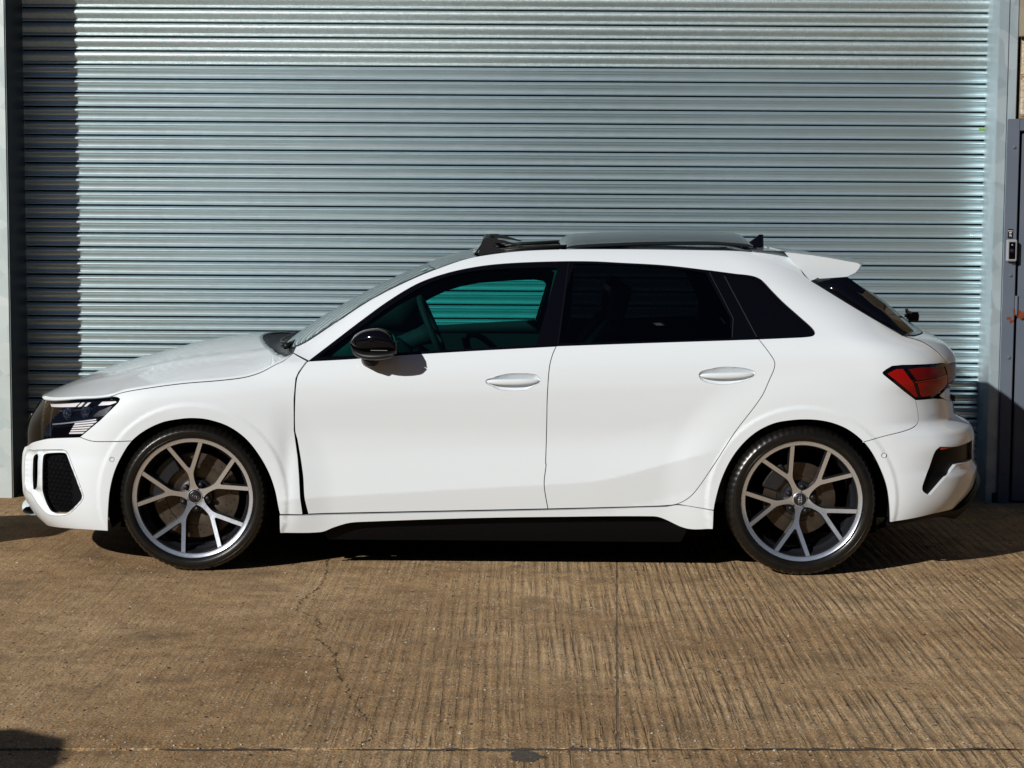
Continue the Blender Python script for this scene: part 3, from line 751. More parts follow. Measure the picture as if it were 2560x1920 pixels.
for cx, cz, rx, rz in ((-.135, 1.02, .03, .018), (-.172, 1.03, .005, .03), (-.20, 1.0, .012, .008), (-.185, .985, .010, .012)):
    n = 22; ph = random.uniform(0, 6)
    V = [(cx, -.0225 if cx < -.165 else -.0135, cz)] + [(cx + rx*(1+.35*math.sin(3*t+ph)+random.gauss(0, .15))*math.cos(t), -.0225 if cx < -.165 else -.0135, cz + rz*(1+.3*math.sin(2*t+ph)+random.gauss(0, .15))*math.sin(t)) for t in [2*math.pi*i/n for i in range(n)]]
    mobj('rust_patch', V, [(0, i+1, (i+1) % n+1) for i in range(n)], M_doorr, door, smooth=False)

bell = empty('video_doorbell', (2.7025, 1.218, 1.305)); tag(bell, 'silver and black video doorbell on the grey door frame', 'doorbell')
MB().box(-.0265, .0265, -.024, .002, 0, .116, .004).build('housing', pbr('satin_silver', (.62, .64, .67), .35, metal=.6), bell, angle=30)
MB().box(-.0165, .0175, -.027, -.0235, .012, .103, .002).build('face_plate', M_black, bell, angle=30)
MB().lathe([(0, -.0285), (.003, -.029), (.0045, -.028), (.005, -.026)], 20, cx=0, cz=.087).build('camera_lens', pbr('lens_grey', (.25, .27, .30), .2), bell, smooth=True)
MB().lathe([(0, -.028), (.008, -.0282), (.0095, -.0278), (.0098, -.026)], 24, cx=0, cz=.057).build('button', pbr('button_black', (.02, .02, .022), .25), bell, smooth=True)
tb = MB().tube([(-.004, -.012, 0), (-.002, -.013, -.008), (.008, -.013, -.011), (.013, -.012, -.006)], .0022, 8); tb.build('wire', M_plast, bell, smooth=True)
stk = tag(MB().box(2.684, 2.710, 1.2165, 1.2195, 1.427, 1.476).build('sticker', pbr('sticker_black', (.008, .008, .012), .4)), 'small black label with white marks above the doorbell', 'label')
M_mark = pbr('sticker_white', (.75, .75, .75), .5)
for x0, x1, z0, z1 in ((2.6845, 2.7075, 1.4645, 1.4675), (2.685, 2.689, 1.466, 1.469), (2.690, 2.7035, 1.4555, 1.459), (2.690, 2.7005, 1.4475, 1.4505), (2.691, 2.7035, 1.4385, 1.442), (2.700, 2.7035, 1.436, 1.444)):
    MB().box(x0, x1, 1.2155, 1.2162, z0, z1).build('mark', M_mark, stk)

# unseen long block behind the viewer, added to cut sky light and darken reflections
M_bk = pbr('dark_cladding', (.040, .046, .056), .7, noise=(2, (.03, .035, .045), .8, 6), bump=(20, .3, .01))
opp = empty('added_warehouse', (0, -26, 0)); tag(opp, 'unseen dark clad block added across the yard to darken reflections', 'added building')
MB().box(-60, 60, -10, 0, -.1, 8.2).build('wall', M_bk, opp)
for nm_, x0_, lb in (('a', 24, 'unseen dark clad outbuilding added for reflections on the right'), ('b', -30, 'unseen dark clad outbuilding added for reflections on the left')):  # unseen side buildings, added for their dark reflections
    s_ = empty('added_shed', (x0_, -12, 0)); tag(s_, lb, 'added building')
    MB().box(-5 if x0_ < 0 else 0, 0 if x0_ < 0 else 5, -18, 13, -.1, 5.0).build('wall', M_bk, s_)
    MB().box(-5.3 if x0_ < 0 else -.3, .3 if x0_ < 0 else 5.3, -18.3, 13.3, 5.001, 5.25).build('roof', pbr('sheet_roof', (.12, .12, .12), .7), s_)
    for k in range(3): MB().box(-.04 if x0_ > 0 else .003, -.003 if x0_ > 0 else .04, -14+k*9, -10+k*9, 0, 3.8).build('shutter_door', pbr('dark_shutter', (.06, .065, .07), .6), s_)

rf = MB(); rf.prism([(-10.4, 8.21), (.4, 8.21), (.4, 8.5), (-5, 10.4), (-10.4, 8.5)], 'x', -60.5, 60.5); rf.build('roof', pbr('sheet_roof', (.12, .12, .12), .7), opp)
for k in range(8):
    x = -49 + k*14
    f = MB().box(x-2.3, x+2.3, .003, .06, 0, 4.2).build('shutter_door', pbr('dark_shutter', (.06, .065, .07), .6), opp)
    MB().box(x+4, x+6, .003, .05, 2.0, 3.4).build('window', M_black, opp)
# ================================================================== THE CAR
car = empty('parked_car', (0, 0, 0))
tag(car, 'white five-door hatchback parked side-on in front of the roller shutter', 'car')
O = OUTLINES
rev = lambda L: list(reversed(L))
arch_f = sm(O['arch_f']); arch_r = sm(O['arch_r'])
belt_l = sm(O['belt_line']); dlo = sm(O['dlo_top'])
dfe = sm(O['door_front_edge']); dmid = sm(sorted(O['door_mid'], key=lambda p: p[1]))
hoods = sm(O['hood_shut'])
def cut(L, f): return [p for p in L if f(p)]

# --- outer panels
rear_x = dmid[-1][0]
fbelt = cut(belt_l, lambda p: p[0] <= rear_x); rbelt = cut(belt_l, lambda p: p[0] > rear_x)
fd_out = rev(dfe) + fbelt[1:] + rev(dmid) + rev(sm(O['door_bottom']))
rdb = sm([p for p in O['rdoor_bottom']][:-1] + O['rdoor_rear'][1:])
ir = min(range(len(rdb)), key=lambda i: abs(rdb[i][0]-.7775) + abs(rdb[i][1]-.3111))
rd_out = dmid + rbelt[:] ; rd_out = cut(rd_out, lambda p: p[0] <= 1.1236) + rev(rdb)

def cup(x, z, d): return .026*np.clip(d/.030, 0, 1)**.8
handles = {}
for k in ('handle_f', 'handle_r'): handles[k] = sm(O[k], .008, closed=True)
front_door = panel('front_door', fd_out, M_white, car, 'each', feat=True, holes=[handles['handle_f']])
rear_door = panel('rear_door', rd_out, M_white, car, 'each', feat=True, holes=[handles['handle_r']])
for dr, k in ((front_door, 'handle_f'), (rear_door, 'handle_r')):
    panel('handle_recess', handles[k], M_white, dr, 'each', off=cup, inset=-.001, flange=0, step=.007)
    # grab bar: a spindle-shaped bar standing proud of the recess
    H = np.array(O[k]); x0, x1 = H[:, 0].min(), H[:, 0].max()
    zl = H[H[:, 0].argmin(), 1]; zr = H[H[:, 0].argmax(), 1]
    for si, sgn in ((0, -1), (1, 1)):
        P = []
        for i in range(33):
            t = i/32; x = x0 + .002 + (x1-x0-.004)*t; zc = zl + (zr-zl)*t - .0035*math.sin(math.pi*t)
            e = max(1e-4, 1-abs(2*t-1)**3.0); hh = .0130*e**.55 + .0005; dp = .017*e**.6 + .0008
            w = float(halfwidth(x, zc))
            ring = []
            for j in range(17):
                a = 2*math.pi*j/16; ca, sa = math.cos(a), math.sin(a)
                se = lambda v: math.copysign(abs(v)**.7, v)
                ring.append((x, sgn*(w - .002 + dp*(.25 + .75*se(ca)) if ca > -2 else 0), zc + hh*se(sa)))
            P.append(ring)
        o = grid('handle', P, M_white, dr[si])
        bm = bmesh.new(); bm.from_mesh(o.data); bmesh.ops.remove_doubles(bm, verts=bm.verts, dist=1e-5); bmesh.ops.recalc_face_normals(bm, faces=bm.faces); bm.to_mesh(o.data); bm.free()

panel('bonnet_seal', hoods + [(x, z-.012) for x, z in rev(hoods)], M_matte, car, 'each', off=.004, inset=0, flange=0)
fend = [(x, z-.0035) for x, z in hoods] + [(-.8902, .9446), (-.8216, .9150)] + [(-.8290, .9113), (-.8575, .8703), (-.8688, .8436), (-.8760, .7512), (-.8765, .6193)] \
     + [(-.8710, .578), (-.860, .50), (-.8535, .4259), (-.848, .33), (-.840, .262), (-.840, .2535)] + [(-.9383, .2545)] \
     + rev(cut(arch_f, lambda p: p[0] > -1.5706 and p[1] > .2545)) + rev(sm(O['bumper_seam_f'])) + [(-1.7126, .6584), (-1.6351, .7338), (-1.6300, .7440), (-1.6284, .7490), (-1.634, .7530), (-1.6459, .7566)]
panel('front_wing', fend, M_white, car, 'each', feat=True)

sill_t = sm(O['sill_top']); sill_b = sm(O['sill_bottom'])
sill = sill_t + [(.7775, .3075), (.82, .305), (.9355, .2867)] + [(.9345, .2046)] + rev(sill_b)
panel('side_skirt', sill, M_white, car, 'each', off=-.004)
black_sill = [(-.7628, .1700)] + [(x, z-.004) for x, z in sill_b[1:-1]] + [(.83, .198), (.80, .115), (-.74, .115)]
panel('lower_sill', black_sill, M_satin, car, 'each', off=.045, flange=.03)

rail = [(x, float(railz(x))) for x in np.linspace(1.27, -.885, 160)]
qa = rev(cut(arch_r, lambda p: p[0] < 1.5701 and p[1] > .2867))
frame = dlo + rev(cut(belt_l, lambda p: 1.1235 <= p[0] <= 1.3108)) + rev(rdb)[0:0]
frame += rev(rdb[ir:])[0:0]
rd_up = rdb[ir:]                     # from the sill up to the belt
frame = dlo + rev(cut(belt_l, lambda p: 1.1235 < p[0] < 1.3108)) + rev(rd_up) + [(.9355, .2867)] + qa \
      + sm(O['bumper_seam_r']) + [(1.7466, .8078), (1.6560, .8785), (1.6515, .8850), (1.6526, .8890), (1.6678, .9005), (1.6921, .9140), (1.7375, .9180), (1.9333, .9165)] \
      + rev(sm(O['hatch_shut'])) + rev(sm(O['rearglass_low'][:3])) + rev(sm(O['spoiler_seam'])) + rail + [(-.8902, .9460), (-.8180, .9175)]
panel('side_frame', frame, M_white, car, 'each', feat=True, inset=.0015)

# --- front bumper, grille, lower lip
nose = lambda a, b, n=40: [(-2.6, a + (b-a)*i/n) for i in range(n+1)]
edge_g = [(float(nosex(z)) + .048, z) for z in np.linspace(.485, .20, 26)]
fbt = sm(O['bumper_f_top'])
bump_f = fbt + [(-2.135, .492)] + edge_g + nose(.190, .118) + rev(sm(O['bump_f_bottom']))[1:] + cut(arch_f, lambda p: p[0] < -1.5706) + rev(sm(O['bumper_seam_f']))
intake = sm(O['intake'], .008, closed=True); slit = sm(O['slit'], .008, closed=True)
rec = [(-2.110, .478), (-2.060, .4935), (-1.998, .506), (-1.93, .5145), (-1.886, .5165), (-1.868, .503), (-1.80, .345), (-1.797, .31), (-1.862, .243), (-1.90, .226), (-1.985, .222), (-2.03, .255), (-2.075, .300), (-2.117, .315), (-2.123, .40)]
rec = sm(rec, .01, closed=True)
panel('front_bumper', bump_f, M_white, car, 'both', feat=True, holes=[rec], hflange=.004)
def recoff(x, z, d): return .022*np.clip(d/.014, 0, 1)**.8
panel('intake_surround', rec, M_white, car, 'each', off=recoff, inset=0, flange=0, step=.008, holes=[intake, slit])
panel('intake', [(x + (0.002 if x < -1.9 else -.002)*0, z) for x, z in rec], M_matte, car, 'each', off=.030, inset=.002, flange=0)
# honeycomb bars of the intake
hx = MB()
intake_in = np.array(intake) if area(intake) > 0 else np.array(intake)[::-1]
intake_in = offset_poly(intake_in, .012)
zz = .245
row = 0
while zz < .51:
    x = -2.0 + (.011 if row % 2 else 0)
    while x < -1.86:
        if inside([(x, zz)], intake_in)[0]:
            w = -(float(halfwidth(x, zz)) - .022)
            pts = [(x + .0115*math.cos(math.pi/6 + k*math.pi/3), w, zz + .0115*math.sin(math.pi/6 + k*math.pi/3)) for k in range(7)]
            hx.tube(pts, .0016, 5)
        x += .022
    zz += .019; row += 1
ho = hx.build('intake_mesh', M_black, car, smooth=True)
hm = bpy.data.objects.new('intake_mesh', ho.data); hm.scale = (1, -1, 1); link(hm, car)
grille = rev(edge_g) + [(-2.135, .49), (-2.1074, .503)] + [(-2.068, .5265), (-2.012, .545)] + [(-2.030, .706)] + nose(.70, .20, 60)
panel('grille', grille, M_satin, car, 'both', off=.012, inset=0, flange=0)
for k in range(14):
    z = .24 + k*.033; w0 = .44
    pts = [(float(nosex(z)) + .004 + .05*(t/.5)**2.4*.9, t*w0/.5, z) for t in np.linspace(-.5, .5, 21)]
    MB().tube(pts, .0035, 6).build('grille_bar', M_black, car, smooth=True)
for k in range(15):
    y = -.42 + k*.06
    pts = [(float(nosex(z)) + .004 + .05*(abs(y)/.44*1.0)**2.4*.9, y, z) for z in np.linspace(.22, .69, 12)]
    MB().tube(pts, .003, 6).build('grille_bar', M_black, car, smooth=True)
# splitter lip
P = []
for i in range(41):
    t = -1 + 2*i/40; y = .48*t
    xo = -2.232 + .07*abs(t)**2.4; P.append([(xo+.09, y, .176), (xo+.04, y, .172), (xo+.012, y, .179), (xo, y, .190), (xo+.002, y, .200), (xo+.014, y, .210), (xo+.09, y, .222), (xo+.09, y, .176)])
grid('splitter', P, M_white, car)
em = MB()
for k in range(4):
    pts = [(-2.214, -.0675 + .045*k + .030*math.cos(a), .56 + .030*math.sin(a)) for a in np.linspace(0, 2*math.pi, 25)]
    em.tube(pts, .0035, 8)
em.build('emblem', M_chrome, car, smooth=True)
for nm, (x, z) in (('s', O['sensor_f'][0]), ('s', O['sensor_r'][0])):
    for sg in (-1, 1):
        w = float(halfwidth(x, z))
        MB().lathe([(0, -sg*.0015*-1), (.0085, 0.0), (.0092, -sg*-.0006)], 24, cx=x, cz=z).build('parking_sensor', M_white, car, smooth=True, loc=(0, sg*(w+.0012), 0))
        MB().lathe([(.0095, sg*.0006), (.0110, sg*.0006)], 24, cx=x, cz=z).build('sensor_ring', M_rubber, car, loc=(0, sg*(w+.0004), 0))

# --- headlight
hl = sm(O['headlight'][:4], .01) + O['headlight'][4:6] + O['headlight'][6:8] + sm(O['headlight'][7:], .01)[1:]
for sd_ in ('near', 'far'):
    h = panel('headlight', hl, M_black, car, sd_, off=.030, inset=.001, flange=0)
    def hp(nm, poly, mat, off): return panel(nm, poly, mat, h, sd_, off=off, inset=0, flange=.010, step=.01)
    hp('light_guide', [(-1.996, .7055), (-1.826, .7285), (-1.847, .709), (-1.986, .696)], M_drl, .012)
    hp('light_guide', [(-1.817, .729), (-1.802, .731), (-1.818, .712), (-1.836, .709)], M_drl, .012)
    hp('light_guide', [(-1.786, .731), (-1.770, .733), (-1.790, .714), (-1.806, .711)], M_drl, .012)
    hp('light_guide', [(-1.734, .720), (-1.716, .738), (-1.653, .7425), (-1.648, .738), (-1.678, .7255), (-1.716, .721)], M_drl, .012)
    for k in range(5):
        t0, t1 = k/5+.02, (k+1)/5-.05
        L_ = lambda t: (-1.843-.031*t, .640-.054*t); R_ = lambda t: (-1.734-.074*t, .655-.064*t)
        hp('indicator_rib', [L_(t0), L_(t1), R_(t1), R_(t0)], M_drl, .014)
    hp('bezel', [(-1.727, .699), (-1.668, .722), (-1.695, .678), (-1.756, .672)], M_silver if False else M_plast, .016)
    for k in range(6):
        a = k/6; hp('bezel_rib', [(-1.729-.027*a, .697-.023*a), (-1.670-.023*a, .719-.037*a), (-1.672-.023*a, .716-.037*a), (-1.731-.027*a, .694-.023*a)], M_anth, .012)
    sgn = -1 if sd_ == 'near' else 1
    w = float(halfwidth(-1.80, .685))
    for px, pz, r in ((-1.785, .684, .024), (-1.875, .672, .024)):
        w = float(halfwidth(px, pz))
        MB().lathe([(0, -.016), (r*.5, -.013), (r*.85, -.005), (r, .004), (r+.004, .006)], 28, cx=px, cz=pz).build('projector', pbr('projector_glass', (.012, .016, .03), .05, coat=1.0), h, smooth=True, loc=(0, sgn*(w-.024), 0)).scale = (1, -sgn, 1)
    hp('chrome_strip', [(-1.965, .628), (-1.74, .662), (-1.742, .657), (-1.963, .623)], M_silver, .014)
    panel('lens', hl, M_clear, h, sd_, off=.003, inset=.002, flange=0)

# --- rear: bumper, vents, tail lights, tailgate
tail = lambda a, b, n=30: [(2.6, a + (b-a)*i/n) for i in range(n+1)]
dif = O['diffuser']
vent = sm(O['vent_r'][:6], .008) + O['vent_r'][6:10] + [O['vent_r'][10]]
bump_r = sm(O['bumper_seam_r']) + [(1.8249, .7645), (1.9017, .7645), (1.96, .755), (2.0, .735)] + tail(.70, .414) + [(2.1955, .3876), (2.12, .338), (2.037, .2923), (2.008, .2693)] + rev(sm(O['bump_r_bottom'])) + cut(arch_r, lambda p: p[0] > 1.5701)
panel('rear_bumper', bump_r, M_white, car, 'both', feat=True, holes=[vent], hflange=.017)
panel('rear_vent', vent, M_satin, car, 'each', off=.016, inset=-.003, flange=0, step=.012)
fins = [(.505, .02), (.475, .03), (.445, .03)]
for sd_ in ('near', 'far'):
    panel('reflector', O['reflector'], M_orange, car, sd_, off=.004, inset=.001, flange=.03, step=.01)
def difoff(x, z, d): return .02 - .045*sstep(1.95, 2.06, x)
panel('diffuser', [(1.70, .232), (1.8053, .2438), (1.9113, .257), (2.010, .2625), (2.040, .285), (2.198, .380)] + tail(.385, .19) + [(1.95, .15), (1.70, .15)], M_satin, car, 'both', off=difoff, inset=0, flange=.02)
tl = O['taillight']
tlo = sm(tl[:5], .01) + [(2.02, .9050)] + tail(.905, .80, 12) + [(1.9972, .8080), (1.9273, .7775), (1.9017, .7661), (1.8249, .7662), (1.8065, .7670)] + [(1.7466, .8090)]
for sd_ in ('near', 'far'):
    t = panel('tail_light', tlo, M_black, car, sd_, off=.006, inset=.0015, flange=.02)
    def tp(nm, poly, mat, off=.001, **k): return panel(nm, poly, mat, t, sd_, off=off, inset=0, flange=.008, step=.012, **k)
    tp('lens', [(1.672, .882), (1.712, .9015), (1.742, .9015), (1.792, .838), (1.816, .778), (1.805, .778), (1.740, .829)], M_red)
    tp('lens', [(1.768, .900), (1.828, .9055), (1.950, .9015), (1.966, .868), (1.895, .857), (1.808, .850)], M_red2)
    tp('lens', [(1.812, .838), (1.896, .847), (1.972, .860), (1.978, .815), (1.905, .779), (1.837, .777)], M_red)
    tp('lens', [(1.958, .900), (1.973, .868)] + [(1.984, .815)] + [(2.0, .812)] + tail(.812, .898, 10), M_red2)
    tp('light_bar', [(1.800, .843), (1.895, .8505), (1.970, .8635), (1.970, .8615), (1.896, .8485), (1.801, .841)], M_orange, off=-.001)
hatch = sm(O['hatch_shut']) + [(1.975, .9080)] + tail(.9075, 1.0380, 20) + [(1.8994, 1.0330), (1.8231, 1.0295), (1.7700, 1.0335)]
tg = panel('tailgate', hatch, M_white, car, 'both')
panel('tailgate_lower', [(1.94, .7700), (1.985, .7900)] + tail(.80, .705, 16) + [(2.03, .715), (1.985, .745)], M_white, car, 'both', off=.004, inset=0)
rw = [O['rearglass_low'][0]] + sm(O['rearglass_low'][:3])[1:] + [(1.8231, 1.0335)] + tail(1.0395, 1.30, 40) + [(1.50, 1.30), (1.42, 1.285)]
panel('rear_window', rw, pbr('rear_glass', (.003, .004, .005), .10, spec=.3), tg, 'both', off=.003, inset=.001, flange=0)
# gloss black blades either side of the rear window
for sg in (-1, 1):
    lowl = [(1.376, .619, 1.267), (1.468, .652, 1.212), (1.560, .682, 1.154), (1.661, .698, 1.095), (1.763, .727, 1.037)]
    upl = [(1.400, .614, 1.274), (1.536, .606, 1.284), (1.619, .612, 1.226), (1.700, .622, 1.167), (1.828, .645, 1.049)]
    V = [(x, sg*(y+.0025), z) for x, y, z in lowl] + [(x, sg*y, z) for x, y, z in upl]
    n1 = len(lowl); F = [(i, i+1, n1+i+1, n1+i) for i in range(n1-1)]
    o = mobj('window_blade', V, F, M_black, tg, smooth=True); md = o.modifiers.new('t', 'SOLIDIFY'); md.thickness = .006; md.offset = 0
badge = MB().box(-.012, .012, -.003, .003, -.010, .010)
for k, y in enumerate((-.46, -.435, -.41)):
    bo = MB().box(-.002, .003, -.010, .010, -.014, .014, .001)
    bo.build('badge', M_black, tg, loc=(float(tailx(.735)) - .028 - .006*k*0 + .0, y, .735))

# spoiler: a wing lofted across the roof's rear edge
sp_top = [(1.262, 1.3965), (1.32, 1.3905), (1.40, 1.3800), (1.48, 1.3670), (1.56, 1.3520), (1.605, 1.3440), (1.619, 1.3360)]
sp_bot = [(1.612, 1.3200), (1.596, 1.3020), (1.557, 1.2850), (1.461, 1.2680), (1.385, 1.2630)]
P = []
vs_ = [-1, -.985, -.95, -.88, -.75, -.55, -.3, 0, .3, .55, .75, .88, .95, .985, 1]
for v in vs_:
    c = 1-v*v; ring = []
    for i, (x, z) in enumerate(sp_top + sp_bot):
        f = (x-1.262)/.357
        wv = .583 - .048*f
        e = abs(v)**10
        # pull the outer end in towards the side seam
        ring.append((x + .050*c*f - .012*e*f, v*wv, z + .004*c*(1 if i < 7 else 1.5) - .006*e*(1-f)))
    ring.append(ring[0]); P.append(ring)
so_ = grid('spoiler', P, M_white, car)
for end in (0, -1):
    pass
bm = bmesh.new(); bm.from_mesh(so_.data)
bmesh.ops.remove_doubles(bm, verts=bm.verts, dist=1e-5)
bmesh.ops.holes_fill(bm, edges=[e for e in bm.edges if len(e.link_faces) == 1], sides=40)
bmesh.ops.recalc_face_normals(bm, faces=bm.faces); bm.to_mesh(so_.data); bm.free()
so_.data.set_sharp_from_angle(angle=math.radians(35))
# rear wiper pivot and camera housing
wp = MB().box(1.915, 1.975, -.035, .035, 1.062, 1.098, .010); wp.tube([(1.94, 0, 1.09), (1.90, -.12, 1.105), (1.865, -.28, 1.13)], [.012, .009, .006], 8); wp.tube([(1.93, 0, 1.075), (1.975, 0, 1.078)], .022, 12)
wp.build('rear_wiper', M_plast, tg, angle=40)

# --- roof, sunroof, windscreen, bonnet
wc = pchip([-1.10, -1.026, -.859, -.633, -.482, -.339, -.256, -.151, 0, .3, .7, 1.0, 1.26], [.885, .934, 1.051, 1.181, 1.257, 1.318, 1.349, 1.376, 1.396, 1.408, 1.411, 1.405, 1.396])
def crown(xe, xc, v, k=2.0, lift=0.):
    ye = float(railw(xe)); ze = float(railz(xe)); s = abs(v)**k
    return (xe*s + xc*(1-s), v*ye, ze*s + (float(wc(xc)) + lift)*(1-s))
def roofpatch(name, x0, x1, n, mat, vmax=1., inner=0., parent=car):
    P = []
    for xe in np.linspace(x0, x1, n):
        sh = -.061*(1 - float(sstep(-.278, .1, xe)))
        row = []
        for v in np.linspace(-vmax, vmax, 25): row.append(tuple(np.array(crown(xe, xe + sh, v, 2.6)) + np.array((0, 0, -inner))))
        P.append(row)
    return grid(name, P, mat, parent)
P = []
for t in np.linspace(0, 1, 28):
    xe = -.885 + .607*t; xc = -1.03 + .691*t
    P.append([crown(xe, xc, v, 2.0) for v in np.linspace(-.985, .985, 29)])
ws = grid('windscreen', P, M_glassw, car)
# black border of the windscreen (ceramic band)
for sg in (-1, 1):
    P = []
    for t in np.linspace(0, 1, 28):
        xe = -.885 + .607*t; xc = -1.03 + .691*t
        P.append([tuple(np.array(crown(xe, xc, sg*v, 2.0)) + np.array((0, 0, .0015 if sg else 0))) for v in np.linspace(.945, 1.0, 4)])
    grid('windscreen_band', P, M_rubber, ws)
stk2 = [tuple(np.array(crown(-.885+.607*t, -1.03+.691*t, v)) + np.array((-.002, 0, .003))) for t, v in ((.93, -.80), (.93, -.74), (.965, -.74), (.965, -.80))]
mobj('windscreen_label', stk2, [(0, 1, 2, 3)], pbr('label_teal', (.25, .50, .50), .5), ws)
M_rglass = pbr('roof_glass', (.012, .016, .018), .03, coat=1.0, coat_rough=.0)
rg = roofpatch('roof_header', -.276, -.10, 12, M_rglass, .995)
rp = roofpatch('roof_panel', 1.12, 1.275, 10, M_white, 1.0)
rg2 = roofpatch('sunroof_frame', .28, 1.118, 30, M_black, .985, .004)
for sg in (-1, 1):
    P = []
    for xe in np.linspace(-.10, 1.118, 50):
        P.append([tuple(np.array(crown(xe, xe - .061*(1-float(sstep(-.278, .1, xe))), sg*v, 2.6)) + np.array((0, 0, 0))) for v in (1.0, .97, .93, .90)])
    grid('roof_rail_trim', P, M_black, car)
# opening: sunken tray, dark
opn = MB(); opn.box(-.11, .29, -.54, .54, 1.335, 1.340); opn.build('sunroof_opening', M_matte, car)
for y in (.47, -.505):
    MB().tube([(-.08, y, 1.375), (.1, y, 1.398), (.3, y, 1.408)], .009, 8).build('sunroof_track', M_plast, car, smooth=True)
# raised, slid-back glass panel
pe = pchip([.295, .33, .49, .69, .93, 1.04, 1.13], [1.390, 1.396, 1.407, 1.415, 1.418, 1.413, 1.406])
P = []
for x in np.linspace(.295, 1.135, 40):
    row = []
    f = min((x-.295)/.05, (1.135-x)/.03, 1.0)
    for v in np.linspace(-1, 1, 25):
        row.append((x + .02*(1-v*v)*(-1 if x < .5 else 0), .47*v, float(pe(x)) + .047*(1-abs(v)**2.2)*(.35+.65*math.sqrt(max(f, 0)))))
    P.append(row)
pn = grid('sunroof_glass', P, M_rglass, car, thick=.010)
ear = MB().box(.262, .30, -.475, -.44, 1.392, 1.412, .006); ear.build('sunroof_bracket', pbr('pale_plastic', (.55, .55, .52), .5), car, angle=40)
# wind deflector at the front of the opening
df = MB()
arm = [(-.0987, 1.3599), (-.0888, 1.3971), (-.0796, 1.4286), (-.0728, 1.4395), (-.0627, 1.4448), (-.0264, 1.4451), (-.0041, 1.438), (.0202, 1.4341), (.0546, 1.4242), (.0991, 1.4112), (.087, 1.4079), (.0425, 1.4173), (.0142, 1.4204), (-.023, 1.4221), (-.0278, 1.4064), (-.0039, 1.3968), (.0305, 1.3898), (.0589, 1.3835), (.0023, 1.3750), (-.0543, 1.3700), (-.0825, 1.3600)]
for y0, y1 in ((-.515, -.495), (.495, .515)): df.prism(arm, 'y', y0, y1)
df.tube([(-.062, -.50, 1.430), (-.070, -.30, 1.436), (-.074, 0, 1.438), (-.070, .30, 1.436), (-.062, .50, 1.430)], .012, 10)
P = []
for y in np.linspace(-.5, .5, 11): P.append([(-.118, y, 1.366), (-.098, y, 1.395), (-.082, y, 1.418)])
df.build('wind_deflector', M_plast, car, angle=35)
grid('deflector_net', P, M_plast, car, thick=.003)
# shark-fin aerial
P = []
for t in np.linspace(0, 1, 14):
    x0 = 1.119 + .098*t**.8; x1 = 1.240 - .004*t; z = 1.396 + .063*t; w = .026*(1-t)**.7 + .0015
    ring = []
    for a in np.linspace(0, 2*math.pi, 21):
        ring.append(((x0+x1)/2 + (x1-x0)/2*math.cos(a), w*math.sin(a), z))
    P.append(ring)
grid('aerial_fin', P, M_black, car)

# bonnet
hse = O['hood_shut']
ezx = [-2.118, -2.10, -2.0298, -1.93, -1.8285, -1.6736] + [p[0] for p in hse[1:]]
ezz = [.7055, .7080, .7150, .7300, .7455, .7610] + [p[1] for p in hse[1:]]
ze = pchip(ezx, ezz)
hc = pchip([-2.118, -2.08, -2.02, -1.95, -1.85, -1.653, -1.433, -1.278, -1.146, -1.05, -.90], [.7055, .722, .7480, .777, .816, .872, .930, .957, .971, .979, .985])
def yedge(x):
    x = max(x, float(nosex(float(ze(x)))) + 1e-4); return float(halfwidth(x, float(ze(x))))
def bonnet_z(x, y):
    e = float(ze(x)); c = float(hc(x)); r = min(1, abs(y)/max(yedge(x), .02))
    cr = .006*math.exp(-((r-.66)/.05)**2) * float(sstep(-2.0, -1.6, x))
    return c - (c-e)*r**2.3 + cr - .004*float(sstep(.80, .66, r))*0
P = []
YH = yedge(-1.6736) - .0045
tabx = np.linspace(-2.1175, -1.66, 400); taby = np.array([yedge(x) for x in tabx])
for v in np.linspace(-1, 1, 61):
    ve = math.copysign(abs(v)**.8, v)
    xf_ = float(np.interp(abs(ve)*YH, taby, tabx)) if abs(ve) < .999 else -1.6736
    xr_ = -.897 - .225*(1-abs(ve)**1.7)
    row = []
    for s in np.linspace(0, 1, 46):
        x = xf_ + (xr_-xf_)*s
        yy_ = ve*(yedge(xf_)/max(abs(ve), 1e-3) if False else 1)
        y = ve*(yedge(x)-.0045) if x > -1.6736 else ve*YH
        y = max(-yedge(x)+.0005, min(yedge(x)-.0005, y))
        row.append((x, y, bonnet_z(x, y)))
    P.append(row)
bon = grid('bonnet', P, M_white, car)
md = bon.modifiers.new('t', 'SOLIDIFY'); md.thickness = .010; md.offset = -1
# cowl between bonnet and glass
P = []
for v in np.linspace(-1, 1, 41):
    a = Vector((-.900 - .222*(1-abs(v)**1.7), v*.80, 0)); a.z = bonnet_z(a.x, a.y) - .012
    b = Vector(crown(-.872, -1.012, v*.985, 2.0)) + Vector((0, 0, -.004))
    P.append([tuple(a), tuple(a*.65+b*.35 - Vector((0, 0, .022))), tuple(a*.3+b*.7 - Vector((0, 0, .018))), tuple(b)])
cowl = grid('cowl', P, M_plast, car)
wb = MB()
for y0, y1 in ((-.52, .05), (.02, .58)):
    pts = [np.array(crown(-.875, -1.015, v/.74, 2.0)) + np.array((-.012, 0, .012)) for v in np.linspace(y0, y1, 10)]
    wb.tube(pts, .006, 6)
wb.tube([(-.95, -.58, .958), (-.935, -.50, .966), (-.92, -.40, .975)], [.014, .010, .007], 8)
wb.build('wiper', M_plast, car, smooth=True)

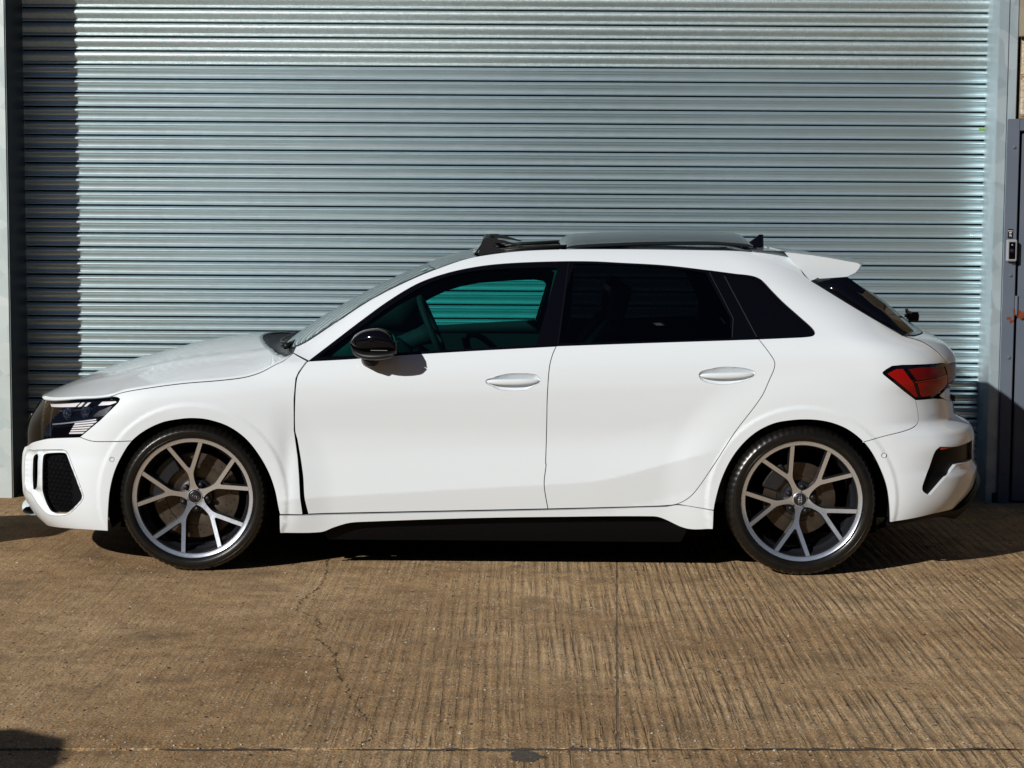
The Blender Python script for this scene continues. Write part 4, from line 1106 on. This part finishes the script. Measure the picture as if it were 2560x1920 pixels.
# --- side glass
gf = sm(O['glass_front'][:8], .01) + O['glass_front'][8:]
gr2 = sm(O['glass_rear'][2:6], .01) + O['glass_rear'][6:] + O['glass_rear'][:2]
gq = sm(O['glass_quarter'][:5], .01) + O['glass_quarter'][5:]
trim = dlo + rev(cut(belt_l, lambda p: p[0] < 1.31))
panel('window_trim', trim, M_black, car, 'each', off=.002, inset=.0012, flange=.014, holes=[gf, gr2, gq], hflange=.01)
panel('window', gf, M_glassg, front_door, 'each', off=.006, inset=-.002, flange=0)
panel('window', gr2, M_glassd, rear_door, 'each', off=.006, inset=-.002, flange=0)
panel('quarter_window', gq, M_black, car, 'each', off=.005, inset=-.002, flange=0)
M_edge = pbr('edge_highlight', (.022, .023, .025), .25)  # lighter tone painting a highlight along the glass edges
for sd_, sg in (('near', -1), ('far', 1)):
    # lighter strips painted as edge highlights on the divider, black strips between panes
    panel('pillar_trim', [(.902, 1.306), (.926, 1.303), (1.020, 1.110), (1.012, 1.030), (1.004, 1.030), (1.005, 1.108)], M_black, car, sd_, off=-.001, inset=0, flange=.006)
    panel('edge_highlight', [(.985, 1.2885), (.9895, 1.2885), (1.1175, 1.0335), (1.1125, 1.0335)], M_edge, car, sd_, off=-.0005, inset=0, flange=.003)
    panel('edge_highlight', [(.9205, 1.3030), (.9240, 1.3025), (1.0190, 1.1085), (1.0110, 1.0290), (1.0080, 1.0290), (1.0155, 1.1085)], M_edge, car, sd_, off=-.0025, inset=0, flange=.003)
    panel('pillar_seam', [(.3035, 1.3445), (.3075, 1.3445), (.2605, .9950), (.2565, .9950)], M_matte, car, sd_, off=.0012, inset=0, flange=0)

# --- door mirrors
for sg in (-1, 1):
    mr = empty('wing_mirror', (0, 0, 0)); mr.parent = car
    capo = [(-.628, 1.006), (-.608, 1.037), (-.56, 1.061), (-.513, 1.068), (-.472, 1.058), (-.439, 1.024), (-.430, .985)]
    up_ = pchip([p[0] for p in capo], [p[1] for p in capo])
    lowo = [(-.628, 1.003), (-.618, .962), (-.581, .938), (-.533, .930), (-.445, .943), (-.430, .977)]
    lo_ = pchip([p[0] for p in lowo], [p[1] for p in lowo])
    def shell(za, zb_, nm, mat, xs):
        P = []
        for x in xs:
            a, b = za(x), zb_(x); row = []
            u = (x+.628)/.198; dp = .110*math.sqrt(max(1-(1-min(u*1.25, 1))**2, 0.02))
            for k in range(25):
                th = 2*math.pi*k/24
                cz = (a+b)/2; hz = (b-a)/2
                se = lambda v, e: math.copysign(abs(v)**e, v)
                row.append((x, sg*(.955 + dp*se(math.cos(th), .8)*(.8 if math.cos(th) < 0 else .75)), cz + hz*se(math.sin(th), .75)))
            P.append(row)
        o = grid(nm, P, mat, mr)
        bm = bmesh.new(); bm.from_mesh(o.data); bmesh.ops.remove_doubles(bm, verts=bm.verts, dist=1e-5)
        bmesh.ops.holes_fill(bm, edges=[e for e in bm.edges if len(e.link_faces) == 1], sides=60)
        bmesh.ops.recalc_face_normals(bm, faces=bm.faces); bm.to_mesh(o.data); bm.free()
        o.data.set_sharp_from_angle(angle=math.radians(40)); return o
    split = pchip([-.63, -.60, -.56, -.45, -.43], [1.002, .976, .968, .974, .980])
    xs = np.concatenate([-.628 + .198*(np.linspace(0.0, .999, 26)**1.3)])
    shell(lambda x: float(split(x)) + .0015, lambda x: max(float(up_(x)), float(split(x))+.004), 'cap', M_black, xs)
    shell(lambda x: min(float(lo_(x)), float(split(x))-.004), lambda x: float(split(x)) - .0005, 'housing', M_plast, xs)
    MB().box(-.4325, -.4285, min(sg*.89, sg*1.00), max(sg*.89, sg*1.00), .960, 1.012, .0015).build('mirror_glass', M_chrome, mr)
    ft = MB(); ft.tube([(-.565, sg*.83, .925), (-.560, sg*.88, .921), (-.548, sg*.93, .926), (-.535, sg*.965, .936)], [.030, .027, .030, .032], 14); ft.build('stalk', M_plast, mr, smooth=True)
    MB().box(-.535, -.465, min(sg*1.030, sg*1.036), max(sg*1.030, sg*1.036), .9765, .9785).build('indicator', M_silver, mr)

# --- inner shell, floor, wheel housings, cabin
arcF = [(XF + .385*math.cos(t), ZF + .385*math.sin(t)) for t in np.linspace(math.pi*1.08, -.08*math.pi, 30)]
arcR = [(XR + .39*math.cos(t), ZR + .39*math.sin(t)) for t in np.linspace(math.pi*1.08, -.08*math.pi, 30)]
sh = [(-1.88, .25)] + [p for p in arcF] + [p for p in arcR] + [(1.98, .26), (2.02, .45), (2.02, .70), (1.93, .90), (1.80, 1.0), (1.35, 1.01), (.25, .965), (-.44, .925), (-.80, .895), (-1.05, .80), (-1.6, .72), (-1.98, .66), (-2.0, .45)]
panel('inner_shell', sh, M_matte, car, 'both', off=.034, inset=0, flange=0, step=.05)
ub = MB().box(-1.95, -1.70, -.55, .55, .20, .23); ub.box(-1.70, 1.70, -.56, .56, .135, .22); ub.box(-.93, .92, -.70, .70, .137, .22); ub.box(1.70, 1.98, -.55, .55, .25, .27)
ub.build('underbody', M_matte, car)
for xw, zw, R in ((XF, ZF, .382), (XR, ZR, .388)):
    for sg in (-1, 1):
        P = [[(xw + r_*math.cos(t), y_, zw + r_*math.sin(t)) for r_, y_ in ((R, sg*.872), (R, sg*.56), (.02, sg*.56))] for t in np.linspace(math.radians(-20 if xw < 0 else -11), math.radians(201), 50)]
        grid('wheel_housing', P, M_matte, car)
cab = MB(); cab.box(-.95, 1.75, -.78, .78, .24, .26); cab.build('floor', M_matte, car)
dash = MB(); dash.prism([(-.98, .90), (-.70, .955), (-.50, .935), (-.42, .86), (-.46, .60), (-.9, .4)], 'y', -.76, .76); dash.build('dashboard', M_plast, car, angle=40)
st = MB()
ax_ = Vector((-.42, 0, .91)); tilt = math.radians(25)
ring = []
for a in np.linspace(0, 2*math.pi, 37):
    l = Vector((0, .18*math.cos(a), .18*math.sin(a))); ring.append((-.335 - l.z*math.sin(tilt)*.9, +.37 + l.y, .965 + l.z*math.cos(tilt)))
st.tube(ring, .016, 10, cap=False)
st.tube([(-.335, .37, .965), (-.40, .37, .94), (-.60, .37, .86)], [.06, .045, .04], 14)
for a in (0, math.pi, -math.pi/2):
    l = Vector((0, .17*math.cos(a), .17*math.sin(a))); st.tube([(-.345, .37, .965), (-.335 - l.z*math.sin(tilt)*.9, .37+l.y, .965+l.z*math.cos(tilt))], .014, 8)
st.build('steering_wheel', M_seat, car, smooth=True)
def seat(x, y, w=.50):
    s = MB()
    back = [(x+.02, .46), (x+.12, .50), (x+.30, .95), (x+.33, 1.06), (x+.27, 1.07), (x+.17, .95)]
    s.prism(back, 'y', y-w/2, y+w/2); s.prism([(x-.46, .38), (x+.08, .34), (x+.10, .50), (x-.42, .54), (x-.49, .48)], 'y', y-w/2, y+w/2)
    s.prism([(x+.27, 1.07), (x+.34, 1.08), (x+.38, 1.22), (x+.33, 1.25), (x+.28, 1.20)], 'y', y-.13, y+.13)
    o = s.build('seat', M_seat, car, angle=50); md = o.modifiers.new('b', 'BEVEL'); md.width = .02; md.segments = 3; md.limit_method = 'ANGLE'
    return o
seat(.22, -.37); seat(.22, .37); seat(1.0, 0, 1.25)
hd = MB()
P = []
for xe in np.linspace(.30, 1.25, 14): P.append([tuple(np.array(crown(xe, xe, v, 2.6)) - np.array((0, 0, .045))) for v in np.linspace(-.95, .95, 9)])
grid('headliner', P, M_matte, car)
# door cards, seen through the far window
for sg in (-1, 1):
    MB().box(-.80, 1.10, min(sg*.74, sg*.80), max(sg*.74, sg*.80), .30, .93, .02).build('door_card', M_plast, car, angle=40)
# thick cabin trim round the side windows, as seen through the glass
for sg, hole in ((1, [(-.424, 1.082), (-.36, 1.122), (-.286, 1.157), (-.21, 1.180), (-.123, 1.198), (.03, 1.211), (.160, 1.217), (.205, 1.210), (.224, 1.190), (.227, 1.168), (.205, 1.085), (.179, .997), (-.342, .965)]),
                 (-1, [(-.62, 1.030), (-.45, 1.150), (-.286, 1.240), (-.123, 1.285), (.16, 1.305), (.245, 1.300), (.21, 1.14), (.165, .985), (-.50, .945)])):
    outer = [(-.86, .93), (-.60, 1.10), (-.40, 1.235), (-.20, 1.305), (.05, 1.335), (.33, 1.335), (.30, .93)]
    po = dens(outer, .03); ph_ = dens(hole, .02)
    V2 = [Vector(p) for p in po] + [Vector(p) for p in ph_]; n1, n2 = len(po), len(ph_)
    E_ = [(i, (i+1) % n1) for i in range(n1)] + [(n1+i, n1+(i+1) % n2) for i in range(n2)]
    vs, es, fs, *_ = delaunay_2d_cdt(V2, E_, [], 0, 1e-7)
    U = np.array([(v[0], v[1]) for v in vs]); Fc = np.array([f for f in fs if len(f) == 3]); c_ = U[Fc].mean(1)
    Fc = Fc[inside(c_, po) & ~inside(c_, ph_)]
    yy_ = halfwidth(U[:, 0], np.maximum(U[:, 1], .95)) - .045
    o = mobj('cabin_trim', [(u[0], sg*w, u[1]) for u, w in zip(U, yy_)], [tuple(f) for f in Fc], M_seat, car)
    md = o.modifiers.new('t', 'SOLIDIFY'); md.thickness = .02; md.offset = 0
par = MB().box(1.25, 1.85, -.68, .68, .96, .975); par.build('parcel_shelf', M_matte, car)

# --- wheels
def spoke_outline():
    up = [(.0300, .0217), (.036, .0195), (.046, .0142), (.060, .0110), (.078, .0098), (.094, .0106), (.104, .0126), (.1145, .0166), (.126, .0226)]
    L_ = [(.126 + (.2332-.126)*t, .0226 + (.0800-.0226)*t) for t in (.2, .4, .6, .8)]
    end = [(.2332, .0800), (.2372, .0724), (.2412, .0649)]
    inn = [(.2412 + (.134-.2412)*t, .0649 + (.0070-.0649)*t) for t in (.2, .4, .6, .8)]
    cr = [(.134, .0070), (.1295, .0034), (.1280, 0)]
    h = up + L_ + end + inn + cr
    return h + [(x, -y) for x, y in reversed(h[:-1])]
SPK = spoke_outline()
def ydish(r): return .0095 + .050*(1 - np.clip((r-.03)/.215, 0, 1)**1.15)          # depth behind the rim lip
def make_wheel(rot, R, W_, disc_r, front):
    """alloy wheel about the local y axis; outer face looks to -y"""
    V, F, I = [], [], []
    poly = np.array(SPK)
    if area(poly) < 0: poly = poly[::-1]
    poly = np.array(dens([tuple(p) for p in poly], .006))
    g = np.array([(x, y) for x in np.arange(.03, .245, .0055) for y in np.arange(-.085, .086, .0055)])
    g = g[inside(g, poly)]; dm = np.min(np.linalg.norm(g[:, None]-poly[None], axis=2), 1); g = g[dm > .0025]
    V2 = [Vector(p) for p in poly] + [Vector(p) for p in g]; n = len(poly)
    vs, es, fs, *_ = delaunay_2d_cdt(V2, [(i, (i+1) % n) for i in range(n)], [], 0, 1e-7)
    U = np.array([(v[0], v[1]) for v in vs]); Fc = np.array([f for f in fs if len(f) == 3]); Fc = Fc[inside(U[Fc].mean(1), poly)]
    ch = .0016
    for k in range(5):
        a = rot + k*2*math.pi/5; ca, sa = math.cos(a), math.sin(a)
        b = len(V)
        r = np.linalg.norm(U, axis=1)
        for (x, y), rr in zip(U, r): V.append((x*ca - y*sa, float(ydish(rr)), x*sa + y*ca))
        for f in Fc: F.append((b+f[0], b+f[1], b+f[2])); I.append(0)
        # dark sides
        pin = poly; b = len(V)
        out2 = offset_poly(poly, -ch)
        for (x, y) in poly: V.append((x*ca - y*sa, float(ydish(math.hypot(x, y)))+.0002, x*sa + y*ca))
        for (x, y) in out2: V.append((x*ca - y*sa, float(ydish(math.hypot(x, y)))+ch, x*sa + y*ca))
        out3 = offset_poly(poly, -ch-.004)
        for (x, y) in out3: V.append((x*ca - y*sa, float(ydish(math.hypot(x, y)))+.027, x*sa + y*ca))
        for i in range(n):
            j = (i+1) % n
            F.append((b+i, b+j, b+n+j, b+n+i)); I.append(1)
            F.append((b+n+i, b+n+j, b+2*n+j, b+2*n+i)); I.append(1)
    rim = MB(); rim.V, rim.F, rim.I = V, F, I
    rim.lathe([(.2400, .0140), (.2425, .0110), (.2435, .0085), (.2450, .0072), (.2560, .0050), (.2595, .0030), (.2610, .0000), (.2618, .003), (.2620, .012)], 120, mis=[1, 1, 0, 0, 0, 0, 0, 0])
    rim.lathe([(.2400, .0140), (.2385, .020), (.2350, .035), (.2335, .055), (.222, .075), (.220, .16), (.232, .19), (.258, .205)], 96, mi=1)
    rim.lathe([(.030, .068), (.052, .070), (.070, .076), (.078, .092), (.080, .11)], 60, mi=1)
    rim.lathe([(.0325, .0600), (.0320, .0575), (.0298, .0560), (.0283, .0560), (.0270, .0620)], 48, mi=0)
    root = rim.build('wheel', [M_alloy, M_anth], None, angle=28)
    # tyre with shoulder blocks
    t = .262; prof = [(.2600, .006), (.2625, .0005), (.2655, -.0035), (.272, -.0075), (.282, -.0105), (.292, -.0105), (.300, -.0075), (R-.0135, .0010), (R-.0070, .0095), (R-.0030, .0200), (R-.0008, .034), (R, .055)]
    ms = [(r_, W_-.012-y_) for r_, y_ in reversed(prof)]
    prof = prof + [(R+.0008, W_/2)] + ms
    seg = 288; V, F = [], []
    nP = len(prof)
    for k in range(seg):
        a = 2*math.pi*k/seg; gro = (k % 4 == 0)
        for i, (r_, y_) in enumerate(prof):
            rr = r_
            if gro and (7 <= i <= 10 or nP-11 <= i <= nP-8): rr -= .0045
            if i in (11, nP-12): rr -= .006*0
            V.append((rr*math.cos(a), y_, rr*math.sin(a)))
    for k in range(seg):
        k2 = (k+1) % seg
        for i in range(nP-1): F.append((k*nP+i, k*nP+i+1, k2*nP+i+1, k2*nP+i))
    ty = MB().add(V, F)
    for rr, yy in ((.2715, -.0078), (.2975, -.0092)):
        ty.lathe([(rr-.0012, yy+.001), (rr-.0006, yy-.0012), (rr+.0006, yy-.0012), (rr+.0012, yy+.001)], 120)
    ty.build('tyre', M_tyre, root, smooth=True)
    cap_ = MB().lathe([(0, .0548), (.020, .0553), (.0255, .0568), (.0268, .0603)], 40); cap_.build('hub_cap', pbr('cap_black', (.012, .012, .014), .3), root, smooth=True)
    em = MB(); ea = rot - math.radians(98.7-(-28) if front else 117-85)
    ea = math.radians(-28 if front else 87)
    for k in range(4):
        c0 = (-.0150 + .0100*k)
        pts = []
        for a in np.linspace(0, 2*math.pi, 21):
            u, w = c0 + .0066*math.cos(a), .0066*math.sin(a); pts.append((u*math.cos(ea) - w*math.sin(ea), .0544, u*math.sin(ea) + w*math.cos(ea)))
        em.tube(pts, .0010, 6, cap=False)
    em.build('emblem', M_chrome, root, smooth=True)
    for k in range(5):
        a = rot + math.pi/5 + k*2*math.pi/5; cx, cz = .056*math.cos(a), .056*math.sin(a)
        MB().lathe([(0, .054), (.008, .0545), (.0105, .058), (.0115, .066), (.0115, .078)], 16, cx=cx, cz=cz).build('wheel_bolt', M_plast, root, smooth=True)
    dk = MB().lathe([(.070, .100), (.075, .098), (disc_r-.055 if front else .098, .098), (disc_r-.053 if front else .100, .094), (disc_r, .094), (disc_r, .122), (.07, .122)], 90)
    d_ = dk.build('brake_disc', M_disc, root, angle=30)
    if front:
        hl_ = MB()
        for k in range(60):
            a = k*2*math.pi/60; rr = .140 + .014*(k % 3)
            hl_.lathe([(0, .0935), (.0028, .0935)], 8, cx=rr*math.cos(a), cz=rr*math.sin(a))
        hl_.build('disc_drilling', M_matte, root)
    cl = MB(); r0, r1 = (disc_r-.058, disc_r+.018)
    a0 = math.radians(150 if front else 140); spn = math.radians(62 if front else 45)
    arcs = np.linspace(a0-spn/2, a0+spn/2, 12)
    pl_ = [(r1*math.cos(a), r1*math.sin(a)) for a in arcs] + [(r0*math.cos(a), r0*math.sin(a)) for a in reversed(arcs)]
    cl.prism(pl_, 'y', .072 if front else .078, .15)
    c_ = cl.build('brake_caliper', M_calip, root, angle=30); md = c_.modifiers.new('b', 'BEVEL'); md.width = .006; md.segments = 2
    vv = math.radians(250 if front else 255)
    return root
RF_, RR_ = .321, .327
wf = make_wheel(math.radians(98.7), RF_, .262, .187, True)
wr = make_wheel(math.radians(117), RR_, .250, .158, False)
def place(w, x, z, near, parent):
    w.parent = parent; w.location = (x, -.905 if near else .905, z)
    if not near: w.rotation_euler = (0, 0, math.pi)
place(wf, XF, RF_, True, car); place(wr, XR, RR_, True, car)
def copywheel(w, x, z):
    c = w.copy(); COL.objects.link(c)
    for ch in list(w.children):
        k = ch.copy(); COL.objects.link(k); k.parent = c
    place(c, x, z, False, car)
copywheel(wf, XF, RF_); copywheel(wr, XR, RR_)

# ================================================================== SMALL THINGS
def leaf(name, x, y, s, rot, col, label, z=.004):
    mt = pbr('leaf_' + name + str(int(s*1e4)), col, .7, noise=(60, tuple(c*.6 for c in col), .6, 3))
    V = []; n = 14
    for i in range(n+1):
        t = i/n; w = .30*math.sin(math.pi*t**.8)*(1+.25*math.sin(t*17)); c = .18*math.sin(math.pi*t)
        for k in (-1, 0, 1):
            px, py = (t-.5), k*w; V.append((x + s*(px*math.cos(rot)-py*math.sin(rot)), y + s*(px*math.sin(rot)+py*math.cos(rot)), z + s*(c*.5 + abs(k)*.12*math.sin(6*t+1)**2)))
    F = [(3*i+k, 3*i+k+1, 3*i+k+4, 3*i+k+3) for i in range(n) for k in (0, 1)]
    o = mobj(name, V, F, mt, smooth=True); md = o.modifiers.new('t', 'SOLIDIFY'); md.thickness = .0008
    return tag(o, label, 'leaf')
leaf('dry_leaf', 2.03, -.18, .055, .15, (.42, .30, .16), 'dry curled brown leaf on the ground in the car shadow behind the rear wheel')
leaf('dry_leaf', 2.02, -.515, .040, .3, (.30, .22, .12), 'small dry leaf on the edge of the car shadow behind the rear wheel')
lr = random.Random(11)
gp = [(-1.2, -2.2), (.95, -1.9), (1.35, -2.1)]
leaf('dry_leaf', 1.62, -2.05, .022, 1.0, (.35, .07, .03), 'tiny red leaf on the sunlit concrete below the rear wheel')
# loose grit lying on the concrete (uncountable)
gb = MB()
for i in range(2600):
    if i < 1900: x, y = lr.uniform(-2.6, 2.6), lr.uniform(-4.0, -.6)
    else: x, y = lr.uniform(-2.4, 2.4), -3.655 + lr.gauss(.05, .09)
    s = lr.uniform(.0015, .0045)*(1.5 if lr.random() < .05 else 1); a = lr.uniform(0, 6.28); h = s*lr.uniform(.5, .9)
    P_ = [(x + s*math.cos(a + k*1.571)*lr.uniform(.7, 1.3), y + s*math.sin(a + k*1.571)*lr.uniform(.7, 1.3)) for k in range(4)]
    gb.add([(*p, 0) for p in P_] + [(x + (p[0]-x)*.6, y + (p[1]-y)*.6, h) for p in P_], [(4, 5, 6, 7)] + [(k, (k+1) % 4, (k+1) % 4 + 4, k+4) for k in range(4)], lr.choice([0, 0, 1, 2]))
g_ = gb.build('grit', [pbr('grit_a', (.30, .22, .14), .9), pbr('grit_b', (.36, .18, .07), .9), pbr('grit_c', (.42, .38, .32), .9)])
tag(g_, 'loose grit scattered over the concrete', 'grit', kind='stuff')

# unseen shadow casters, shaped as wheeled bins and added left of the view
M_bin = pbr('bin_plastic', (.03, .05, .04), .5)
def add_shadow_caster(x, y, rz, h, label, s=1.0):
    b = empty('bin_shadow_caster', (x, y, 0)); b.rotation_euler = (0, 0, rz); tag(b, label, 'bin')
    t = h-.12; w0, w1 = .20*s, .27*s
    V = [(-w0, -w0*1.1, .06), (w0, -w0*1.1, .06), (w0, w0*1.1, .06), (-w0, w0*1.1, .06), (-w1, -w1*1.15, t), (w1, -w1*1.15, t), (w1, w1*1.15, t), (-w1, w1*1.15, t)]
    MB().add(V, [(3, 2, 1, 0), (4, 5, 6, 7), (0, 1, 5, 4), (1, 2, 6, 5), (2, 3, 7, 6), (3, 0, 4, 7)]).build('body', M_bin, b)
    lid = MB(); lid.prism([(-w1*1.22, t+.005), (w1*1.25, t+.005), (w1*1.25, t+.03), (w1*.3, h), (-w1*.6, h-.005), (-w1*1.22, t+.04)], 'x', -w1*1.06, w1*1.06); lid.build('lid', M_bin, b)
    for sg in (-1, 1):
        MB().lathe([(0, -.03), (.10, -.03), (.10, .03), (0, .03)], 24, cx=0, cz=.10).build('wheel', M_rubber, b, loc=(sg*w0*.9, w1*1.05, 0)).rotation_euler = (0, 0, math.pi/2)
    return b
add_shadow_caster(-3.85, -1.38, .3, 1.07, 'unseen wheeled shadow caster added to the left of the car nose')
add_shadow_caster(-3.34, -5.86, .2, 1.34, 'unseen wheeled shadow caster added at the bottom left')
